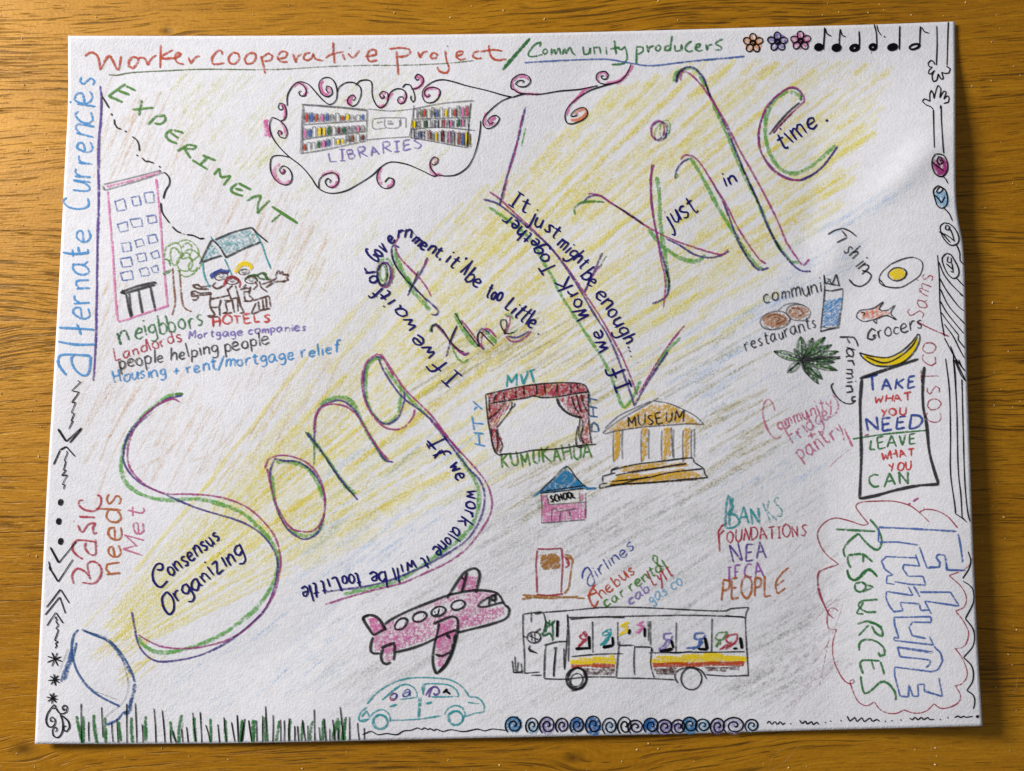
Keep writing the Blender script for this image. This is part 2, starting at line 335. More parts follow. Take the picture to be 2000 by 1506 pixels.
d('tviolet',2.6,"600 1388 700 1310 780 1230;240 300 160 370 112 440 100 510;345 218 380 216",p=.8); d('leaf',6,"345 216 380 215",p=1.1)
part('title_letter',label='big tricolour letter o after the S')
tri("815 525 795 590 805 680 835 780 880 860 950 905 1010 885 1040 830 1055 750 1045 670 1000 590 930 540 870 535 815 525","820 540 900 540 970 570 1020 640 1050 720;885 850 920 880 980 890 1030 860 1045 800;800 600 815 720 850 810","770 570 790 525 850 508 920 520 990 560 1040 640 1055 740 1040 820 1000 865 950 870 890 850 830 760 800 660 780 570")
part('title_letter',label='big tricolour letter n between o and g')
tri("965 400 1040 490 1120 610 1210 720;1005 450 1005 360 1025 290 1080 255 1140 250 1200 300 1240 370 1300 470 1340 530 1380 540","1030 270 1080 240 1150 235 1200 280 1230 350 1280 440 1330 520 1350 535;970 400 1060 520 1150 650 1200 690","1010 400 1010 330 1040 280 1090 265 1160 280 1215 330 1270 420 1320 490 1360 535")
d('leaf',3.4,"1002 440 1004 500 1002 555;960 396 972 404",p=.9); d('charcoal',2,"975 400 1050 510 1130 630 1195 700",p=.6)
part('title_letter',label='big tricolour letter g whose tail sweeps down past the theatre')
tri("1330 50 1300 40 1260 70 1240 140 1245 230 1280 310 1340 360 1400 330 1430 250 1430 200;1310 50 1330 100 1380 180 1430 240 1500 290 1580 360 1650 440 1700 500","1330 55 1290 50 1255 100 1250 230 1290 320 1340 355 1395 320 1410 250 1415 190;1340 90 1375 140 1440 220 1500 285 1560 340","1380 130 1320 35 1290 35 1250 70 1230 150 1245 250 1290 330 1350 380 1420 380 1470 330 1480 290;1320 25 1370 100 1430 190 1500 260 1560 320 1610 385 1640 425",wg=6)
view(560,820,.25238)
tri("1110 0 1200 110 1300 240 1400 370 1500 480 1530 620 1490 780 1400 920 1280 1010 1150 1085 1000 1160 800 1240 600 1290 450 1310 300 1332","1310 250 1400 380 1460 480 1485 600 1470 720 1420 830 1340 920 1230 1000 1100 1090 950 1190 780 1270 600 1310 440 1350","1110 0 1200 90 1300 200 1400 310 1480 400 1550 500 1585 620 1575 720 1530 810 1440 940 1350 1030 1230 1110 1080 1180 900 1260 700 1310 480 1370 290 1430",wm=4)
part('ink_sentence',label='dark ink sentence If we work alone it will be too little along the tail of the g')
for s,pp,h in [("If",[(1075,175),(1160,320)],150),("we",[(1258,345),(1325,480)],125),("work",[(1395,535),(1398,620),(1370,710),(1318,790)],125),("alone",[(1300,820),(1240,895),(1180,955),(1120,1005)],120),("it",[(1095,1040),(1025,1080)],105),("will",[(990,1078),(900,1115),(812,1148)],110),("be",[(765,1160),(630,1190)],120),("too",[(560,1180),(420,1215)],115),("Little",[(385,1205),(240,1250),(105,1295)],130)]: textpath(s,pp,h,'navy',3.7)
d('navy',5,"1085 160 1150 230;1140 300 1190 235",p=1)
view(680,380,.26567)
part('title_word',label='tricolour word of curled inside the ink sentence')
d('tgreen',7,ell(268,575,60,105,0,0),p=.6); d('tmag',4,ell(268,590,56,95,0,0)); d('tviolet',4,ell(262,588,50,88,.1,0)); d('charcoal',2.6,ell(254,585,34,80,.05,0)); d('tgreen',4,ell(255,580,22,60,0,0),p=.7)
tri("375 390 330 370 315 400 330 480 380 570 450 650 530 730 620 810 665 860 650 885 610 880;582 460 545 550 480 660 435 745","345 380 350 450 400 570 440 650 490 730 560 800 600 850;430 600 470 680","380 300 345 360 370 450 440 530 520 610 580 690 610 750;590 470 550 540")
d('charcoal',2.4,"318 395 335 500 400 600 470 670;515 560 470 670 440 715;480 670 580 790"); d('graphite',1.8,"380 270 440 262 490 290 500 310",p=.6)
part('title_word',label='tricolour word the below the word of')
tri("615 1010 610 970 640 950 690 990 740 1070 790 1130 860 1180 890 1160;800 970 760 1060 720 1190","600 1010 605 965 640 955;770 1140 800 1200 850 1235 880 1210;740 1060 775 1140","640 960 690 1010 730 1060 790 1130 840 1170 880 1165",wg=5)
tri("965 1120 950 1060 960 1010 990 985 1040 1020;960 1100 1000 1140","785 858 800 910 850 1000 900 1080 950 1120;1000 1000 1040 1040 1090 1090","830 920 900 1010 960 1090 990 1130;980 1120 980 1050 1000 990 1040 995 1090 1050")
d('charcoal',2.8,"785 870 840 960 900 1040 960 1120;965 1115 948 1060 965 1008 1020 1060 1070 1110;615 1015 612 975 640 955 700 1010 750 1080 810 1140 850 1155;800 960 770 1020 740 1100;1220 1010 1160 1020 1120 960 1125 920 1155 918 1165 960 1145 1020 1180 1020")
d('tmag',4,"1160 1040 1190 1075 1240 1080 1300 1050 1345 1005;1150 1030 1190 930 1180 890 1160 900"); d('tviolet',3.6,"1170 1040 1240 1050 1330 1005"); d('tgreen',5,"1190 1025 1250 990;1150 890 1190 875 1212 920",p=.7)
part('ink_sentence',label='dark ink sentence arching over the word of, about government')
for s,pp,h in [("Gov",[(205,505),(245,455),(290,405)],125),("ernment,",[(320,375),(370,315),(430,320),(510,390),(590,425),(680,475)],100),("it'll",[(700,490),(850,600)],120),("be",[(845,620),(945,700)],120),("too",[(1005,745),(1110,790)],115),("Little",[(1140,830),(1240,915),(1350,995)],125),("If",[(850,1335),(660,1185)],120),("we",[(650,1185),(515,1015)],110),("wait",[(510,990),(420,850),(285,690)],105),("for",[(270,710),(215,640),(195,520)],115)]: textpath(s,pp,h,'navy',3.9)
d('navy',4.5,"1393 1020 1398 1028",sm=False)
view(920,350,.31211)
part('title_letter',label='big tricolour capital E slanting beside the ink words')
tri("75 125 160 150 250 215 330 280 480 410 560 510 650 640 720 760 780 860 850 970 910 1100 960 1240 1000 1350 1020 1420;820 460 780 550 710 700;1230 1080 1150 1200 1080 1310 1020 1420","110 175 200 235 300 310 400 410 440 500 500 600 560 720 640 850 720 970 800 1090 860 1200 900 1300 950 1425 1000 1380 1060 1260;1310 990 1220 1080 1150 1200","115 78 180 125 260 200 370 300 470 400 560 500 640 610 720 730 800 850 870 970 940 1100 990 1220 1040 1350;800 540 740 640 710 710;1335 915 1250 1020 1180 1120 1110 1240 1050 1340",wg=6.5)
d('olive',4,"845 480 800 560",p=.6)
view(0,0,1)
d('tgreen',4,"1026 250 1018 285;972 385 970 402",p=.6); d('tviolet',4.4,"1026 208 1020 235 1012 270 1000 310 985 362 975 402"); d('tmag',3.4,"1020 225 1012 262 1005 300 992 340;990 350 982 390",p=.85); d('graphite',2.4,"985 362 976 400")
view(920,350,.31211)
part('ink_sentence',label='dark ink sentence It just might be enough along the E')
for s,pp,h in [("It",[(225,155),(350,222)],100),("just",[(348,262),(440,310),(525,385)],100),("might",[(530,410),(610,490),(695,565)],100),("be",[(678,605),(755,680)],100),("enough...",[(765,725),(830,810),(890,910),(950,1010),(1005,1110)],100)]: textpath(s,pp,h,'navy',3.7)
part('ink_sentence',label='dark ink sentence If we work Together climbing back along the E')
for s,pp,h in [("If",[(1005,1310),(930,1140)],105),("we",[(870,1070),(810,930)],100),("WorK",[(755,870),(690,760),(615,600)],95),("Together",[(540,560),(480,460),(420,380),(330,300),(235,205)],90)]: textpath(s,pp,h,'navy',3.9)
view(1080,100,.34522)
part('title_letter',label='big tricolour letter x beside the capital E')
tri("165 865 200 825 260 815 330 860 420 915 500 970;640 1060 720 1100 800 1150 880 1168 950 1155 995 1130;560 640 555 760 560 880 580 1000 600 1100 630 1200 655 1280 650 1370 610 1410 560 1428","540 1010 620 1100 700 1160 780 1188 830 1180 860 1150;585 710 600 800 605 950 620 1080 640 1200 655 1350","195 805 260 815 340 865 450 940 580 1020 700 1075 800 1110 900 1140 960 1150 990 1120;570 640 550 720 555 850 570 960 590 1060 610 1180 635 1300 625 1450",wm=4)
d('leaf',4.6,"125 925 120 890 150 860 210 850 290 852",p=.85); d('charcoal',3,"350 870 430 925 520 985;630 1220 655 1300 648 1360",p=.7)
part('title_letter',label='big tricolour letter i with a looped dot')
tri("690 720 700 670 730 630 770 605;900 740 960 850 1000 950 1050 1080 1100 1170 1160 1235 1220 1225","775 600 820 670 870 760 920 860 980 960 1040 1060 1100 1150 1160 1220 1200 1235;697 720 702 690","720 615 740 590 780 590 830 630 900 740 980 870 1040 990 1110 1100 1170 1180 1205 1200",wm=4,wg=8)
d('charcoal',3,"1040 1030 1080 1130 1140 1215",p=.6)
d('tgreen',4,ell(632,440,28,55,.2,0),p=.55); d('tviolet',3.4,ell(600,452,46,56,.2,0),p=.8); d('tmag',4,ell(592,445,38,54,.1,0),p=.9); d('graphite',2,ell(610,450,30,56,.5,0),p=.7)
part('title_letter',label='big tricolour letter l, the tallest')
tri("695 180 710 120 750 92 800 95 850 150 880 230 910 290 980 430 1040 580 1100 720 1160 850 1210 980 1270 1100 1340 1190 1400 1240 1460 1245","680 170 700 120 740 100;740 100 780 92 820 120 860 200;900 290 950 400 1000 510 1050 640 1110 760 1170 880 1220 1000 1280 1110 1350 1190 1395 1190","720 165 725 120 745 112 800 150 860 220 920 310 980 410 1050 550 1130 690 1200 820 1270 960 1320 1080 1380 1170 1415 1210 1450 1175",wm=4.6,wg=7)
d('charcoal',3.2,"700 170 712 125 750 95;860 180 890 260;1060 640 1110 750 1170 880;1220 1000 1290 1130",p=.75)
part('title_letter',label='big tricolour letter e around the ink word time')
tri("1400 280 1405 240 1370 210 1320 215 1250 270 1190 360 1165 460 1175 560 1220 640 1290 700 1380 730 1450 710 1530 650 1610 540","1340 230 1390 245 1400 275;1330 225 1260 270 1210 360 1200 460 1220 560 1270 650 1340 690 1410 680 1500 620 1600 530","1245 465 1300 400 1360 340 1420 285 1420 260 1390 215 1340 205 1270 250 1210 310 1170 420 1160 500 1185 590 1240 670 1330 725 1400 728",wg=8)
d('charcoal',4,"1222 472 1280 400 1340 335 1395 290"); d('maroon',3,"1246 465 1300 405 1350 355",p=.9); d('tviolet',4,"1400 728 1480 690 1550 620 1612 535")
part('ink_sentence',label='dark ink words just in time stepping through the last letters')
textpath("just",[(655,1005),(825,900)],115,'navy',3.7); textpath("in",[(965,775),(1045,730)],80,'navy',3.7); textpath("time",[(1290,570),(1400,480),(1510,425)],115,'navy',3.9); d('navy',5,"1542 394 1556 390",sm=False)
# ---- heading and top border, traced in 500x400 windows of the sheet
view(0,0)
part('heading_lettering',label='orange heading Worker cooperative project along the top edge')
d('orange',5.2,"622 412 660 385 700 395 722 430 735 515;735 515 800 410 865 515 888 410;975 415 945 450 945 485 975 500 1005 470 1015 430 975 415;1015 425 1060 425 1085 480;1085 480 1110 430 1150 405")
d('orange',4.6,"1180 330 1175 500;1270 365 1180 420 1250 435;1225 425 1290 425 1330 395 1300 385 1285 430 1310 465 1350 470;1385 420 1400 470;1400 470 1430 425 1465 410;1635 405 1620 368 1585 385 1555 430 1565 470 1600 472 1650 460;1710 385 1680 420 1685 460 1725 468 1760 430 1750 395 1710 385;1830 390 1795 430 1805 465 1850 465 1882 420 1870 390 1830 390")
view(500,0)
d('orange',4.4,"35 410 50 470 65 540;35 430 90 390 120 410 110 440 60 450;150 435 215 420 230 390 190 375 155 420 175 450 230 455;270 395 290 460;290 460 300 420 330 395;395 385 360 395 345 430 375 445 410 420 420 390 430 430 490 445;565 310 570 400 575 465;510 425 560 395 640 380;635 395 650 440;685 348 687 356;675 390 710 425 760 370;800 415 880 400 880 370 840 365 815 400 830 450 890 440")
d('orange',4.6,"1030 375 1038 470 1045 550;975 360 1060 350 1130 365 1130 395 1080 415 1040 415;1190 380 1205 425;1205 425 1225 385 1260 375;1300 385 1280 410 1290 430 1325 425 1330 395 1300 385;1390 370 1400 450 1420 500 1400 535 1350 525 1330 490;1405 335 1408 342;1470 410 1520 395 1515 375 1480 380 1470 420 1500 440 1540 430;1640 375 1600 385 1590 415 1620 430 1660 425;1710 330 1720 400 1760 440 1840 435;1650 380 1740 365 1810 375")
view(0,0)
part('underline',label='dark green pencil line under the orange heading')
d('olive',2.6,"795 548 860 552 950 535 1100 525 1250 518 1500 508 1882 512")
view(500,0)
d('olive',2.6,"0 512 200 508 500 490 800 480 1100 478 1400 465 1600 445",p=.7)
part('heading_lettering',label='green heading Community producers at the top after the slash')
view(1000,0)
d('green',6,"130 280 5 420;128 288 -60 500;-72 515 -5 430",sm=False)
d('green',4,"205 345 210 310 175 320 130 370 118 410 160 415 225 400;235 360 222 380 240 400 262 380 250 360 235 360;290 355 285 405;285 405 310 360 318 400;318 400 345 350 355 400;370 400 385 355 395 395;395 395 425 345 440 385 465 405;520 340 530 400 560 395 575 345 572 395;600 340 605 400;605 350 640 345 650 395;690 345 695 400;750 295 765 400;720 360 790 345;770 350 800 365 830 340;830 340 845 420 820 465 730 475")
d('green',4,"915 330 912 470;915 345 960 345 965 375 920 400;990 330 1000 385;1000 385 1010 345 1045 335;1065 335 1050 360 1075 378 1095 350 1080 330 1065 335;1175 260 1160 375;1155 335 1125 340 1120 370 1150 370 1165 345;1195 330 1200 375 1235 370 1245 325;1245 325 1250 370;1320 300 1280 330 1270 365 1300 380 1330 370;1340 350 1375 345 1385 320 1355 325 1345 360 1375 375 1400 365;1425 325 1432 370;1432 370 1440 335 1470 325;1550 285 1500 310 1495 325 1540 345 1535 365 1490 365")
part('underline',label='blue pencil line under Community producers')
d('blue',3.4,"90 460 250 450 500 438 700 435 850 460 1000 482 1150 470 1300 450 1500 432 1710 412")
d('blue',3,"1200 462 1450 440 1700 420",p=.6)
view(0,0)
part('experiment_lettering',label='green capitals EXPERIMENT stepping down to the right')
d('leaf',5.2,"920 615 795 705;795 705 900 750;865 665 950 695;920 630 995 665;1040 735 1020 850;970 805 1125 790;1150 850 1085 915;1150 852 1210 850 1215 880 1180 910 1130 905;1265 950 1215 990 1240 1030 1300 1055;1250 975 1310 1015;1275 955 1345 975;1385 1060 1300 1110;1385 1062 1445 1075 1420 1095 1350 1085;1345 1080 1400 1165;1410 1175 1525 1245;1530 1150 1470 1210;1485 1140 1585 1180;1570 1285 1610 1235;1610 1235 1620 1305;1620 1305 1695 1290;1695 1290 1640 1365;1745 1345 1695 1390 1720 1420 1785 1440;1725 1385 1785 1400;1750 1345 1845 1395",p=1.1)
view(440,330,.1)
d('leaf',5.2,"410 630 540 550 690 510;690 510 665 600 640 650 630 760 620 870;620 870 730 740 870 610",p=.95); d('leaf',6,"905 730 1150 890 1410 1060",p=1.4); d('leaf',4.6,"1075 880 980 960 900 1040",p=.7)
view(0,0)
part('side_rule',label='violet vertical line beside Alternate Currencies')
d('violet',4.2,"735 630 742 720 740 850 725 1000 718 1200 722 1350 722 1506 715 1700 712 2000 705 2300 700 2560 685 2800",p=1.1)
d('violet',3.4,"748 680 746 850 733 1000 728 1200 728 1400 726 1600 716 1900 712 2300 706 2560",p=.7)
part('dashed_pen_line',label='broken black pen line wandering down to the blue house roof')
d('pen',2.4,"742 700 775 750 800 795;818 832 820 850;838 875 840 910 860 940 890 948;970 1003 1005 1030 1020 1070 1022 1110;1042 1158 1065 1185 1090 1185 1128 1198;1205 1265 1240 1300 1245 1350 1215 1400 1198 1460;1180 1490 1190 1560 1230 1620 1245 1640;1265 1665 1300 1700 1330 1712;1370 1725 1420 1730 1470 1755 1500 1750")
d('pen',3.2,"918 960 925 970;1003 1136 1010 1146;1170 1220 1175 1230;1345 1718 1350 1722",sm=False)
view(500,0)
part('vine_border',label='black pen vine with pink curls around the libraries drawing')
SP=["180 890 215 870 222 820 205 765 175 755 160 785 175 810 200 800 190 775",
"228 780 230 700 270 630 320 600 385 620 440 680 490 735 540 768 585 740 595 680 580 610 540 570 490 575 460 620 480 690 530 712 560 690 550 640 520 630 512 660 530 680",
"300 605 345 625 370 670 360 705 325 705 312 680 330 665",
"595 680 610 640 660 607 720 607 765 640 770 700 740 765 700 780 672 755 680 715 715 695 732 720 715 740 705 730",
"730 630 760 595 820 587 850 610 852 690 870 750 905 793 945 775 970 730 965 680 930 668 905 695 920 725 945 715 935 698",
"970 725 990 675 1040 650 1090 665 1105 710 1085 755 1055 765 1038 740 1050 712 1080 710 1082 730",
"1075 645 1095 618 1130 622 1160 680 1168 730 1155 752 1135 725 1140 700",
"1140 655 1190 645 1230 600 1220 560 1185 545 1165 570 1180 590 1200 580",
"1882 712 1820 700 1700 665 1550 630 1450 600 1370 585 1300 600 1235 650 1220 700 1245 750 1300 752 1345 710 1350 660 1300 640 1250 655 1235 690 1260 715 1280 700 1268 690",
"1882 710 1800 745 1710 820 1668 880 1675 930 1710 945 1760 920 1790 870 1770 848 1730 855 1700 890 1720 915 1745 895",
"115 862 165 880 215 930 230 985 215 1015 180 1010 158 975 170 955 188 970 185 990",
"115 862 98 920 115 1000 170 1080 240 1150 330 1220 400 1300 460 1385 545 1420 650 1405 740 1360 850 1290 920 1225 990 1190 1100 1205 1200 1245 1310 1297 1335 1285",
"1335 1285 1400 1293 1480 1280 1560 1220 1610 1120 1640 1000 1650 910 1648 885",
"240 1155 180 1142 120 1150 103 1200 110 1270 150 1330 210 1360 255 1340 262 1280 230 1230 190 1220 168 1250 190 1280 215 1260 200 1240",
"460 1385 465 1320 510 1280 570 1270 605 1300 600 1350 560 1380 520 1365 505 1335 525 1308 548 1325 540 1345",
"920 1225 890 1280 890 1330 920 1375 970 1385 1010 1360 1010 1315 975 1305 945 1340",
"1330 1288 1285 1240 1278 1190 1310 1150 1338 1165 1335 1195 1300 1215 1292 1200"]
PK=["200 870 215 830 208 790 185 765","260 640 320 610 370 650 370 690 345 700","530 700 490 680 475 620 490 590","525 690 545 670 540 645 520 650","668 750 690 775 690 730 715 700","655 730 665 745","890 780 915 785 950 770","915 720 935 705 925 690 950 680","960 740 980 700 1000 680","1095 680 1090 740 1055 755 1050 725","1150 655 1200 640 1225 600 1205 565 1170 570","1235 700 1250 655 1300 645 1345 665 1340 710","1230 690 1260 720 1262 690","1700 820 1680 860 1690 920 1760 900","1760 860 1735 880 1705 900","95 880 60 900 75 960 65 1000","60 880 80 920 95 960 100 1010","180 890 210 940 220 1000","175 960 185 990","175 1200 130 1250 150 1320 210 1350 250 1320","200 1240 205 1275 180 1265","480 1290 530 1265 590 1275 605 1320","530 1370 580 1370 595 1330","930 1235 900 1270 905 1320 920 1370","960 1375 1000 1350 1000 1320","1300 1155 1330 1175 1310 1200","1285 1190 1280 1240 1310 1280 1365 1283","980 370 990 375"]
for s in PK[:-1]: d('pink',8,s,p=.62)
for s in PK[::2][:-1]: d('pinkhot',4.2,s,p=1.0)
for s in SP: d('pen',1.9,s)
view(1000,0)
for s in ["0 600 40 565 90 560 125 590","5 640 50 680 130 690 200 690","640 600 625 560 650 535 690 535 695 565","690 610 790 590 850 530 890 480","760 618 830 570 880 500","600 635 540 660 480 720 420 780 405 850","540 650 500 690 450 750","0 600 5 640"]: d('pink',6.5,s,p=.75)
for s in ["430 880 470 880 530 850 545 810 510 800 460 840","440 890 520 870 548 830"]: d('salmon',6,s,p=.85)
for s in ["0 715 90 690 200 692 350 668 500 655 630 628","0 660 -10 640 0 585 60 545 120 560 135 600 100 635 50 635 22 615 50 590 90 595 75 610","0 650 50 682 130 690 200 692","875 468 850 530 800 590 740 612 680 618 630 600 617 560 640 530 690 525 708 550 695 580 665 582 650 560 675 555","740 612 640 640 560 670 470 730 410 790 388 850 400 900 440 910 520 880 555 840 540 795 500 792 450 820 430 855 470 850 480 840"]: d('pen',1.9,s)
view(500,0)
part('bookshelf_drawing',label='pencil drawing of two library bookcases with coloured books')
d('graphite',2.4,"335 765 580 782 820 805;342 765 335 900 328 1060 322 1120;350 780 345 900 338 1130;815 805 812 930 808 1035;320 1128 500 1100 805 1035;340 915 500 905 810 885;335 1025 500 1000 808 965;340 770 600 790 815 812")
d('graphite',2.2,"1155 800 1250 780 1400 755 1600 738;1160 770 1150 850 1128 1005;1130 1010 1300 1040 1550 1085;1580 750 1565 900 1550 1090;1150 875 1350 868 1580 862;1145 950 1350 935 1610 958;1575 760 1560 960 1545 1080")
d('graphite',1.8,"820 800 1000 815 1150 800;810 1028 950 1015 1125 1005;855 875 940 865 1100 865;855 875 860 945 950 940;945 870 950 935 1050 935 1050 880;1100 865 1100 940;885 905 930 892;960 890 1000 888;960 905 1010 903;970 915 1010 912;1065 900 1070 902;1060 870 1062 930")
def books(row,x0,x1,yt0,yt1,yb0,yb1):
    n=len(row)
    for i,c in enumerate(row):
        t=(i+.5)/n; x=x0+(x1-x0)*t+R.uniform(-3,3); yt=yt0+(yt1-yt0)*t+R.uniform(-4,16); yb=yb0+(yb1-yb0)*t
        part('book_spine',parent='bookshelf_drawing')
        w=(x1-x0)/n
        if c!='.':
            cc={'r':'red','b':'blue','o':'orange','p':'pink','y':'yellow','g':'dgreen','m':'maroon','s':'graphite','n':'brown'}[c]
            d(cc,w*.2,"%f %f %f %f"%(x,yt+8,x-2,yb-6),sm=False,p=1.25 if c!='s' else .6)
        d('charcoal',1.5,"%f %f %f %f %f %f"%(x-w*.42,yb,x-w*.40,yt+5,x-w*.1,yt),sm=False)
        d('charcoal',1.4,"%f %f %f %f %f %f"%(x-w*.1,yt,x+w*.3,yt+6,x+w*.33,yb),sm=False)
books('rbopbs.oys.b',352,805,820,840,905,885)
books('pb.yyg.mgssps',340,805,935,905,1020,968)
books('o..gpb.yysn.m',335,800,1050,970,1115,1035)
books('.so.sb.y.ospr',1155,1570,800,770,870,860)
books('ys.g.ss.rsp.gp.',1150,1560,875,870,945,935)
books('.sbs.osy.m.ps.obys',1140,1580,940,970,1010,1085)
d('yellow',6,"1565 990 1570 1060;1145 885 1150 940;1160 890 1158 940",p=1.2)
part('libraries_lettering',label='pale violet word LIBRARIES under the bookcases')
text('LIBRARIES',530,1192,1225,1085,78,'lilac',3.4)
view(1000,0)
part('flower_drawing',label='orange pencil flower outlined in pen, first of the three')
def flower(cx,cy,tool):
    for k in range(7):
        a=k*.9; d(tool,8,"%f %f %f %f"%(cx+60*math.cos(a),cy+55*math.sin(a),cx-20*math.cos(a),cy-20*math.sin(a)),sm=False,p=.8)
    arc=[(cx+58*math.cos(a),cy+55*math.sin(a)) for a in [i*.35 for i in range(19)]]
    d(tool,6,arc,p=.55)
    for k in range(5):
        a=-1.57+k*1.257+R.uniform(-.1,.1); px,py=cx+46*math.cos(a),cy+42*math.sin(a)
        d('pen',2.2,ell(px,py,30,24,a+R.uniform(-.2,.2),R.uniform(0,6)))
    d('pen',2.2,ell(cx,cy,24,20,.3,2)); d('pen',1.8,ell(cx+2,cy-2,12,8,.3,2))
flower(1772,316,'peach')
view(1500,0)
part('flower_drawing',label='violet pencil flower outlined in pen, middle of the three')
flower(70,306,'lilac')
part('flower_drawing',label='pink pencil flower outlined in pen, nearest the music notes')
flower(240,300,'pinkhot')
def note(cx,cy,rx,ry,fill,stem,flag=None):
    part('music_note',new=True,label=None)
    d('pen',2.4,ell(cx,cy,rx,ry,-.25,0)); 
    for k in range(fill):
        s=.85-.16*k
        d('pen',3.2,ell(cx-4+k,cy+1,rx*s,ry*s,-.3,k*1.3))
    d('pen',2.4,stem)
    if flag: d('pen',2.0,flag)
note(372,346,29,26,5,"415 200 412 280 405 365","420 205 430 245 465 265")
note(503,350,33,26,6,"530 212 524 280 522 355","530 212 545 260 572 270")
note(636,351,38,26,3,"668 228 672 290 670 350")
d('pen',3,"640 350 655 362;625 345 620 362",sm=False)
note(772,345,28,24,3,"780 178 796 250 800 348","800 182 810 230 832 260")
d('pen',3.2,"852 272 860 266",sm=False); d('orange',3,"757 375 760 395",sm=False)
note(916,345,36,24,6,"968 188 966 280 965 366")
note(1078,342,42,20,1,"1120 192 1116 270 1114 345","1130 200 1145 230 1185 243")
part('arm_drawing',label='pen line arm with open hand hanging down from the top right corner')
d('pen',2,"1240 190 1242 330 1237 480;1325 160 1320 300 1315 480;1225 475 1215 450 1195 442 1175 465 1185 490 1208 492;1208 492 1180 520 1180 545 1200 540 1225 515;1225 515 1205 555 1215 600 1240 590 1250 540;1250 540 1270 580 1290 580 1275 530;1275 530 1300 540 1330 535 1340 505 1310 485")
part('arm_drawing',label='pen line arm with spread hand reaching up above the pink rose')
d('pen',2,"1215 808 1200 785 1160 770 1135 745 1145 725 1175 735 1190 745;1190 745 1188 690 1200 660 1215 690 1220 725;1220 725 1235 660 1252 625 1270 650 1262 720;1262 720 1290 670 1310 670 1290 730;1290 730 1320 700 1332 720 1325 750 1290 760;1268 770 1266 800;1215 805 1218 950 1222 1085;1272 775 1275 900 1290 1130")
part('rose_drawing',label='magenta rosebud, topmost on the right edge')
d('magenta',14,"1225 1170 1245 1250 1290 1270 1300 1200 1260 1160",p=.75)
d('magenta',9,"1240 1200 1270 1280;1300 1180 1290 1280",p=.9)
d('pen',2.2,"1235 1130 1210 1160 1205 1220 1230 1280 1280 1298 1315 1260 1320 1200 1290 1140 1235 1130;1285 1165 1255 1150 1240 1180 1260 1210 1290 1190 1275 1170 1262 1185;1200 1185 1240 1220 1280 1245 1290 1260;1285 1295 1310 1320 1320 1348")
# ---- left side: Alternate Currencies, tower, tree, house, people
view(0,370)
part('alternate_currencies_lettering',label='blue vertical words alternate Currencies along the left edge')
d('sky',5,"485 1365 430 1290 430 1230 480 1212 660 1222;665 1225 650 1350 600 1365 540 1310 520 1240 540 1215;425 1118 560 1140 700 1138;430 1015 560 1022 690 1030;560 985 580 1030 592 1068;458 462 560 475 650 462;572 420 582 480",p=1.15)
text('e',655,965,655,872,185,'sky',4.6); text('r',655,850,655,762,180,'sky',4.3)
text('n',650,745,650,652,180,'sky',4.3); text('a',650,636,650,528,185,'sky',4.3)
text('t',650,500,650,430,190,'sky',4.3)
text('e',665,395,665,280,185,'sky',4.5)
text('Currencies',665,160,690,-830,205,'sky',4.6)
part('tower_drawing',label='pink tower block with rows of blue windows and a black doorway')
d('graphite',2.2,"758 -38 960 -85 1180 -143;770 5 1000 -60 1210 -128",sm=False)
d('graphite',5,"752 -30 768 8;1168 -142 1180 -130",sm=False)
d('pink',5,"780 -20 1000 -75 1180 -130",p=.7)
d('pink',4.5,"790 10 805 200 825 440 845 760 862 950 875 975;1145 -80 1165 100 1180 260 1195 480 1215 700 1232 860;875 975 1050 915 1235 855",p=.9)
for (x,y,w,h) in [(885,115,60,90),(1000,85,55,70),(1100,60,60,80),(905,275,65,75),(1005,245,75,65),(1115,220,60,60),(930,425,60,70),(1025,395,50,60),(1120,365,55,65),(930,535,70,70),(1040,500,60,65),(1140,480,45,60),(935,635,75,70),(1060,605,50,65),(1140,585,40,55)]:
    part('window',parent='tower_drawing')
    j=lambda:R.uniform(-7,7)
    x0,x1,y0,y1=x-w/2,x+w/2,y-h/2,y+h/2
    d('blue',3,[(x0-8+j(),y0+12),(x0+4,y1+j())],sm=False,p=.8); d('blue',3,[(x0-18,y0+14+j()),(x1-6,y0-4),(x1+8+j(),y1-8)],sm=False,p=.8); d('blue',2.8,[(x0+2,y1),(x1+8,y1-12+j())],sm=False,p=.7)
part('doorway',parent='tower_drawing')
d('charcoal',4.5,"885 755 1000 712 1140 680;900 768 1010 735 1138 698;900 735 908 772;1138 676 1142 696;880 760 910 760",sm=False)
d('charcoal',4.2,"925 770 940 860 962 940;948 762 955 870 968 930;1015 735 1030 830 1045 912;1102 712 1120 800 1140 892",sm=False,p=1.1)
part('tree_drawing',label='drawn tree with round green scribbled crown and two brown trunk lines')
d('brown',3.6,"1268 575 1275 700 1285 800 1282 860 1262 925;1318 590 1328 740 1340 840 1365 880 1408 897")
d('leaflt',3.6,"1205 500 1215 430 1290 390 1330 430 1325 500 1280 560 1250 500 1260 430 1300 440 1340 510;1290 400 1350 370 1400 380 1450 430 1455 490 1400 520 1390 470 1330 470;1320 500 1380 440 1440 460 1480 520 1460 580 1400 600 1380 560 1410 520;1330 510 1400 500 1410 560 1370 600 1310 580 1300 520 1350 480;1300 590 1350 640 1420 620 1450 570;1330 430 1370 390 1410 420 1400 470",p=.75)
d('leaf',3.6,"1200 510 1240 520 1250 560;1195 620 1230 600 1265 590;1200 630 1250 600",p=.8)
view(200,430,.21254)
part('house_drawing',label='drawn house with turquoise hatched roof outlined in black')
hatch('teal',4,[(1010,175),(1360,80),(1440,200),(1140,325)],-52,17,p=.62)
hatch('teal',4,[(1000,190),(1090,320),(925,375)],-52,17,p=.55)
